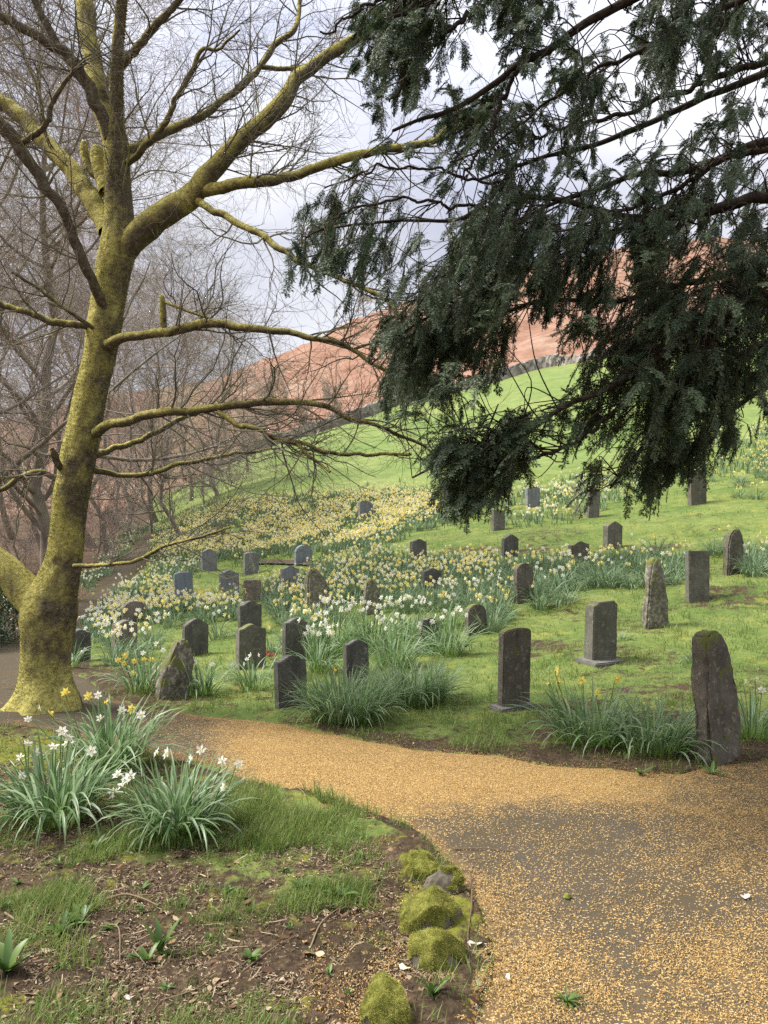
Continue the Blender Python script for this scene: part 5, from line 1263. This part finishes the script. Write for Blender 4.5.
    # plane of each frond
    T = nz(np.gradient(ax, axis=1)); S = nz(np.cross(T, np.array([0, 0, 1.])) + r.normal(0, .35, (n, 1, 3))); 
    NS = 9
    tt = (np.linspace(.06, .97, NS)[None] + r.normal(0, .015, (n, NS))).clip(0, .99) * (K - 1); i = tt.astype(int); f = (tt - i)[..., None]; I2 = np.arange(n)[:, None]
    b = ax[I2, i] * (1 - f) + ax[I2, i + 1] * f; dd = T[I2, i]; ss = S[I2, i] * np.where(np.arange(NS) % 2, 1, -1)[None, :, None]
    Ls = .034 * (1.15 - tt / (K - 1))[..., None] * r.uniform(.6, 1.25, (n, NS, 1)) + .012
    an = r.uniform(.5, .95, (n, NS, 1)); dr = nz(dd * np.cos(an) + ss * np.sin(an) + [0, 0, -.12])
    e1 = b + dr * Ls * .5; dr2 = nz(dr + dd * .25 + [0, 0, -.22]); e2 = e1 + dr2 * Ls * .5
    sh = np.stack([b, e1, e2], 2).reshape(-1, 3, 3)
    g.add(*tubes(sh, np.repeat([[.0011, .0009, .0006]], len(sh), 0), 3))
    o = g.obj('branchlets', M['yew_bark'], root); o['kind'] = 'stuff'
    g = Geo(); tot = 0
    for SH, nn, tn in ((sh, 8, np.repeat(tone, NS)), (ax, 20, tone)):
        n_, K_, _ = SH.shape
        t = (np.linspace(.05, 1., nn)[None] + r.normal(0, .01, (n_, nn))).clip(0, .999) * (K_ - 1); i = t.astype(int); f = (t - i)[..., None]; I3 = np.arange(n_)[:, None]
        bb = SH[I3, i] * (1 - f) + SH[I3, i + 1] * f; dd = nz(SH[I3, i + 1] - SH[I3, i])
        ref = np.repeat(S[:, 4], len(SH) // len(S), 0)[:, None] if len(SH) != len(S) else S[:, 4][:, None]
        nrm = nz(np.cross(ref, np.repeat(T[:, 4], len(SH) // len(S), 0)[:, None] if len(SH) != len(S) else T[:, 4][:, None]) + r.normal(0, .12, (n_, 1, 3)))
        side = nz(np.cross(nrm, dd) + 1e-9)
        for sg in (-1, 1):
            nj = nz(nrm + r.normal(0, .42, (n_, nn, 3)))
            q = nz(dd * r.uniform(.45, .85, (n_, nn, 1)) + side * sg + nj * r.normal(.0, .12, (n_, nn, 1)))
            Ln = r.uniform(.014, .024, (n_, nn, 1)); wv = nz(np.cross(q, nj)) * .0021
            V = np.stack([bb, bb + q * Ln * .55 - wv, bb + q * Ln, bb + q * Ln * .55 + wv], 2).reshape(-1, 3); m = n_ * nn
            rn = np.clip(np.repeat(tn, nn) * .65 + r.random(m) * .35, 0, 1)
            A = np.zeros((m, 4, 4)); A[..., 0] = rn[:, None]; A[..., 1] = .5
            g.add(V, np.arange(m * 4).reshape(-1, 4), A.reshape(-1, 4)); tot += m
    sp = ax
    print('yew needles', tot, 'sprays', len(sp))
    o = g.obj('foliage', M['needle'], root, smooth=False); o['kind'] = 'stuff'
yew()

# ------------------------------------------------------------------ background trees
def bare_tree(px, row, Yd, height, label, twig, seed, spread=.45, n1=26, droop=0., trunk_r=.2, conic=False, bare_to=.2, l2=8, l3=8, cat='tree', group='bare trees beyond the side path', name='bare_tree', minr=.006):
    r = np.random.default_rng(seed); X = (px - HX) * Yd / F; Z = float(zt(X, Yd)) 
    root = empty(name, (X, Yd, Z), label, cat, group)
    K = 16; t = np.linspace(0, 1, K); trunk_r = trunk_r * .72
    p = np.stack([np.cumsum(r.normal(0, .015, K)) * height, np.cumsum(r.normal(0, .015, K)) * height, -.3 + t * (height + .3)], -1); q = trunk_r * (1 - t * .93) ** 1.0 * (1 + .35 * np.exp(-t * 22))
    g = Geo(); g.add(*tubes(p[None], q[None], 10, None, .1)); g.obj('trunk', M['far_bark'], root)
    g = Geo()
    if conic:
        s1, r1 = sprout(p[None], q[None], n1, .3, 1., (1.3, 1.7), 8, .07, -.015, tmin=bare_to, tmax=.98, rscale=.3, rmax=.06, r=r, rmin=minr)
        # longer below, shorter above
        hh = (s1[:, 0, 2] / height)[:, None, None]; s1 = s1[:, :1] + (s1 - s1[:, :1]) * (height * spread * (1.08 - hh))
    else:
        s1, r1 = sprout(p[None], q[None], n1, spread * height * .45, spread * height, (.55, 1.25), 11, .13, .05 + droop, tmin=bare_to, tmax=1., rscale=.5, rmax=trunk_r * .4, rtip=.15, r=r, rmin=minr)
    g.add(*tubes(s1, r1, 5), 1)
    L = height * spread
    s2, r2 = sprout(s1, r1, l2, L * .14, L * .42, (.4, 1.05), 8, .15, droop, rscale=.5, rmax=.03, r=r, rmin=minr, tmin=.12); g.add(*tubes(s2, r2, 4))
    s3, r3 = sprout(s2, r2, l3, L * .06, L * .20, (.4, 1.05), 6, .17, droop, rscale=.6, rmax=.012, r=r, rmin=minr * .8); g.add(*tubes(s3, r3, 3))
    s4, r4 = sprout(s3, r3, 3, L * .03, L * .09, (.4, 1.0), 4, .17, droop, rscale=.7, rmax=.008, r=r, rmin=minr * .7); g.add(*tubes(s4, r4, 3))
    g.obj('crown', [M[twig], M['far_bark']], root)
BT = bare_tree
BT(38, 600, 19, 15, 'stout bare tree behind the mossy trunk with low spreading twigs', 'far_twig_brown', 1, .5, 40, -.01, .24, bare_to=.12, l3=9)
BT(106, 560, 33, 14, 'slim bare tree on the far side of the narrow side path', 'far_twig_brown', 2, .42, 26, 0, .16, bare_to=.1)
BT(78, 560, 38, 27, 'tall reddish bare larch with drooping twigs behind the mossy tree', 'far_twig_red', 3, .16, 90, -.05, .26, conic=True, bare_to=.15, l2=9, l3=6, name='larch_tree')
BT(-45, 620, 17, 15, 'bare tree at the left edge sending twigs into the picture', 'far_twig_brown', 4, .5, 28, 0, .25, bare_to=.12)
BT(160, 540, 48, 15, 'wide bare tree at the end of the side path', 'far_twig_grey', 5, .48, 28, -.02, .22, bare_to=.08)
BT(208, 520, 47, 11, 'low brown bare tree left of the green pasture', 'far_twig_brown', 6, .5, 28, -.03, .18, bare_to=.05)
BT(248, 500, 62, 9, 'small bare tree at the corner of the green pasture', 'far_twig_grey', 7, .45, 24, -.02, .14, bare_to=.08)
BT(6, 580, 30, 19, 'tall grey bare tree far left behind the evergreen bush', 'far_twig_grey', 8, .4, 28, .02, .28, bare_to=.15)
BT(132, 530, 64, 19, 'tall pale bare tree beyond the end of the side path', 'far_twig_grey', 9, .4, 26, .03, .25, bare_to=.1)
BT(20, 560, 46, 24, 'second tall reddish larch at the far left', 'far_twig_red', 10, .17, 80, -.04, .24, conic=True, bare_to=.1, name='larch_tree')
BT(180, 560, 34, 10, 'drooping bare tree leaning over the yellow daffodil bank', 'far_twig_brown', 14, .55, 26, -.05, .15, bare_to=.1)
BT(362, 318, 235, 13, 'small dark bare tree on the bracken hill crest', 'far_twig_grey', 11, .45, 20, 0, .3, bare_to=.2, l2=5, l3=4, minr=.05)
BT(275, 436, 88, 7, 'dark bare thorn tree at the foot of the bracken hill', 'far_twig_brown', 12, .5, 26, -.01, .16, bare_to=.12, minr=.015)
BT(330, 425, 86, 4.5, 'small bare thorn beside the dry-stone wall', 'far_twig_grey', 13, .5, 20, 0, .1, bare_to=.1, minr=.015)
X, Y, Z = hit(574, 520); BT(574, 520, Y, .85, 'small bare twiggy bush beside the narrow rectangular headstone', 'far_twig_brown', 15, .6, 16, .03, .012, bare_to=.02, l2=4, l3=3, cat='bush', name='bare_bush', minr=.003, group='bushes')
BT(-100, 600, 24, 17, 'bare tree cut by the left edge behind the evergreen bush', 'far_twig_grey', 21, .45, 28, 0, .24, bare_to=.12)
BT(60, 560, 30, 12, 'low spreading bare tree seen left of the mossy trunk', 'far_twig_brown', 22, .55, 30, -.02, .14, bare_to=.06)
BT(190, 540, 56, 16, 'pale bare tree behind the drooping tree at the yellow bank', 'far_twig_grey', 23, .45, 30, 0, .18, bare_to=.06)
BT(226, 510, 70, 13, 'brown bare tree between the low tree and the pasture corner', 'far_twig_brown', 24, .45, 28, 0, .16, bare_to=.06)
BT(150, 545, 40, 11, 'slender brown bare tree on the bank right of the side path end', 'far_twig_brown', 25, .5, 28, -.03, .10, bare_to=.05)
BT(95, 550, 46, 17, 'reddish bare tree left of the side path end', 'far_twig_red', 26, .42, 30, 0, .18, bare_to=.08)
BT(30, 570, 60, 20, 'distant pale bare tree at far left', 'far_twig_grey', 27, .4, 28, 0, .22, bare_to=.06)
BT(120, 540, 80, 20, 'distant brown bare tree in line with the side path', 'far_twig_brown', 28, .4, 28, 0, .22, bare_to=.06)
for i_, (bx_, br_, by_, bh_, bt_, lb_) in enumerate([
    (232, 500, 52, 4.0, 'far_twig_brown', 'brown thicket bush at the left corner of the pasture'), (205, 510, 44, 3.6, 'far_twig_grey', 'pale twiggy bush above the yellow bank'), (176, 520, 44, 4.2, 'far_twig_brown', 'brown twiggy bush at the end of the yellow bank'),
    (128, 530, 46, 3.6, 'far_twig_grey', 'pale twiggy bush left of the end of the side path'), (100, 550, 30, 3.2, 'far_twig_brown', 'brown twiggy bush on the left bank of the side path'), (80, 555, 36, 3.6, 'far_twig_red', 'reddish twiggy bush just right of the mossy trunk'),
    (20, 570, 26, 3.5, 'far_twig_brown', 'brown twiggy bush left of the mossy trunk'), (255, 480, 74, 4.5, 'far_twig_grey', 'grey thorn bush on the lower pasture edge'), (300, 440, 86, 3.0, 'far_twig_brown', 'brown thorn bush beside the wall foot')]):
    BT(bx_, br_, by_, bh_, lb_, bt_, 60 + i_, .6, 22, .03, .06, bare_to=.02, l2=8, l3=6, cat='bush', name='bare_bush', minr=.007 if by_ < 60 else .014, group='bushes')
# evergreen bush, left edge
def bush(px, row, w, h, label, seed, n=3500):
    r = np.random.default_rng(seed); X, Y, Z = hit(px, row); s = Y / F; root = empty('evergreen_bush', (X, Y, Z), label, 'bush', 'bushes')
    u = nz(r.normal(size=(n, 3))); u[:, 2] = np.abs(u[:, 2]); rad = r.uniform(.55, 1.05, n) ** .6
    k = .75 + .5 * fbm(u[:, 0] * 2.5 + seed, u[:, 1] * 2.5 + u[:, 2] * 2, seed, 4)
    c = u * (rad * k)[:, None] * [w * s / 2, w * s / 2, h * s]; a = nz(r.normal(size=(n, 3)) + u); L = r.uniform(.03, .06, n)
    sd = nz(np.cross(a, r.normal(size=(n, 3)))) * (L * .3)[:, None]; tip = a * L[:, None]
    V = np.stack([c, c + tip * .5 - sd, c + tip, c + tip * .5 + sd], 1).reshape(-1, 3); A = np.zeros((n, 4, 4)); A[..., 0] = r.random(n)[:, None]; A[..., 1] = .5
    g = Geo(); g.add(V, np.arange(n * 4).reshape(-1, 4), A.reshape(-1, 4)); g.obj('foliage', M['shrub'], root, smooth=False)
    st = nz(r.normal(size=(14, 3)) + [0, 0, 1.2]); st[:, 2] = np.abs(st[:, 2]); e = st * [w * s / 2 * .8, w * s / 2 * .8, h * s * .8]
    g = Geo(); g.add(*tubes(np.stack([e * 0, e * .5 + [0, 0, .05], e], 1), np.repeat([[.015, .01, .004]], 14, 0), 5)); g.obj('stems', M['far_bark'], root)
bush(2, 640, 56, 55, 'dark evergreen bush at the left edge beside the mossy trunk', 3)
bush(-40, 650, 90, 80, 'bigger dark evergreen bush cut by the left edge', 4, 5000)

# dry-stone wall at the foot of the bracken
def wall():
    r = np.random.default_rng(91); pxs = np.linspace(205, 900, 330); Yw = wall_line(pxs)
    X = (pxs - HX) * Yw / F; Z = zt(X, Yw); g = Geo()
    d = np.gradient(np.stack([X, Yw], -1), axis=0); d /= np.linalg.norm(d, axis=1, keepdims=True); nn = np.stack([-d[:, 1], d[:, 0]], -1)
    rings = []
    h = (.75 + .5 * sstep(.25, .5, fbm(X * .22, Yw * .1, 45, 3)) - .55 * sstep(.60, .66, fbm(X * .12, Yw * .05, 46, 2))) + .3 * (fbm(X * 1.3, Yw, 4, 3) - .5)
    for off, hh in ((-.35, -.3), (-.30, .5), (-.22, 1.), (0, 1.08), (.22, 1.), (.35, -.3)):
        jj = r.normal(0, .05, len(X))
        rings.append(np.stack([X + nn[:, 0] * (off + jj), Yw + nn[:, 1] * (off + jj), Z + (hh * h if hh > 0 else hh) + r.normal(0, .05, len(X)) * (hh > .6)], -1))
    V = np.stack(rings, 1).reshape(-1, 3); k = 6; n = len(X); i = np.arange(n - 1)[:, None]; j = np.arange(k - 1)[None]
    q = np.stack([i * k + j, (i + 1) * k + j, (i + 1) * k + j + 1, i * k + j + 1], -1).reshape(-1, 4)
    g.add(V, q); tag(g.obj('dry_stone_wall', M['wall'], smooth=False), 'long grey dry-stone wall between the green pasture and the bracken hill', 'wall')
wall()

# ------------------------------------------------------------------ light, sky, camera
w = bpy.data.worlds.new('World'); scene.world = w; w.use_nodes = True; nt = w.node_tree; nt.nodes.clear()
SUN_EL, SUN_AZ = math.radians(52), math.radians(-82)          # high on the left, a little beyond the slope
out = nt.nodes.new('ShaderNodeOutputWorld'); bg = nt.nodes.new('ShaderNodeBackground'); sky = nt.nodes.new('ShaderNodeTexSky'); sky.sky_type = 'NISHITA'
sky.sun_disc = False; sky.sun_elevation = SUN_EL; sky.sun_rotation = SUN_AZ; sky.air_density = 1.; sky.dust_density = 2.
tc = nt.nodes.new('ShaderNodeTexCoord'); mp = nt.nodes.new('ShaderNodeMapping'); mp.inputs['Scale'].default_value = (1, 1, 2.2)
nz_ = nt.nodes.new('ShaderNodeTexNoise'); nz_.inputs['Scale'].default_value = 3.1; nz_.inputs['Detail'].default_value = 6; nz_.inputs['Roughness'].default_value = .5
cr = nt.nodes.new('ShaderNodeValToRGB'); cr.color_ramp.elements[0].position = .3; cr.color_ramp.elements[0].color = (3.5, 3.65, 4.55, 1); cr.color_ramp.elements[1].position = .68; cr.color_ramp.elements[1].color = (6.4, 6.4, 6.6, 1)
mx = nt.nodes.new('ShaderNodeMix'); mx.data_type = 'RGBA'; mx.inputs[0].default_value = .9
L = nt.links.new
sx = nt.nodes.new('ShaderNodeSeparateXYZ'); L(tc.outputs['Generated'], sx.inputs[0])
zen = nt.nodes.new('ShaderNodeMapRange'); zen.inputs['From Min'].default_value = .35; zen.inputs['From Max'].default_value = 1; zen.inputs['To Min'].default_value = 1; zen.inputs['To Max'].default_value = 2.6; L(sx.outputs[2], zen.inputs[0])
ml = nt.nodes.new('ShaderNodeMath'); ml.operation = 'MULTIPLY'; ml.inputs[1].default_value = .0435; L(zen.outputs[0], ml.inputs[0])      # overcast: brighter overhead
L(tc.outputs['Generated'], mp.inputs[0]); L(mp.outputs[0], nz_.inputs['Vector']); L(nz_.outputs[0], cr.inputs[0]); L(sky.outputs[0], mx.inputs[6]); L(cr.outputs[0], mx.inputs[7])
L(mx.outputs[2], bg.inputs[0]); L(ml.outputs[0], bg.inputs[1]); L(bg.outputs[0], out.inputs[0])

sd = bpy.data.lights.new('sun', 'SUN'); sd.energy = 2.3; sd.angle = math.radians(22); sd.color = (1, .96, .9)
so = bpy.data.objects.new('sun', sd); COL.objects.link(so)
dirv = Vector((math.sin(SUN_AZ) * math.cos(SUN_EL), math.cos(SUN_AZ) * math.cos(SUN_EL), math.sin(SUN_EL)))
so.rotation_euler = (-dirv).to_track_quat('-Z', 'Y').to_euler()

cam = bpy.data.cameras.new('camera'); co = bpy.data.objects.new('camera', cam); COL.objects.link(co); scene.camera = co
co.location = (0, 0, EYE); co.rotation_euler = (math.radians(90), 0, 0)
cam.sensor_fit = 'VERTICAL'; cam.sensor_height = 36; cam.lens = 36 * F / 1024; cam.shift_y = (HY - 512) / 1024; cam.clip_start = .05; cam.clip_end = 2000
vs = scene.view_settings; vs.view_transform = 'Standard'; vs.look = 'None'; vs.exposure = 1.92; vs.gamma = 1; vs.use_curve_mapping = False
scene.cycles.sample_clamp_indirect = 2.5; scene.cycles.caustics_reflective = False; scene.cycles.caustics_refractive = False; scene.cycles.max_bounces = 6; scene.cycles.diffuse_bounces = 3; scene.cycles.glossy_bounces = 2; scene.cycles.transmission_bounces = 3; scene.cycles.transparent_max_bounces = 4
scene.cycles.use_denoising = False; scene.cycles.denoiser = 'OPENIMAGEDENOISE'; scene.cycles.denoising_prefilter = 'ACCURATE'
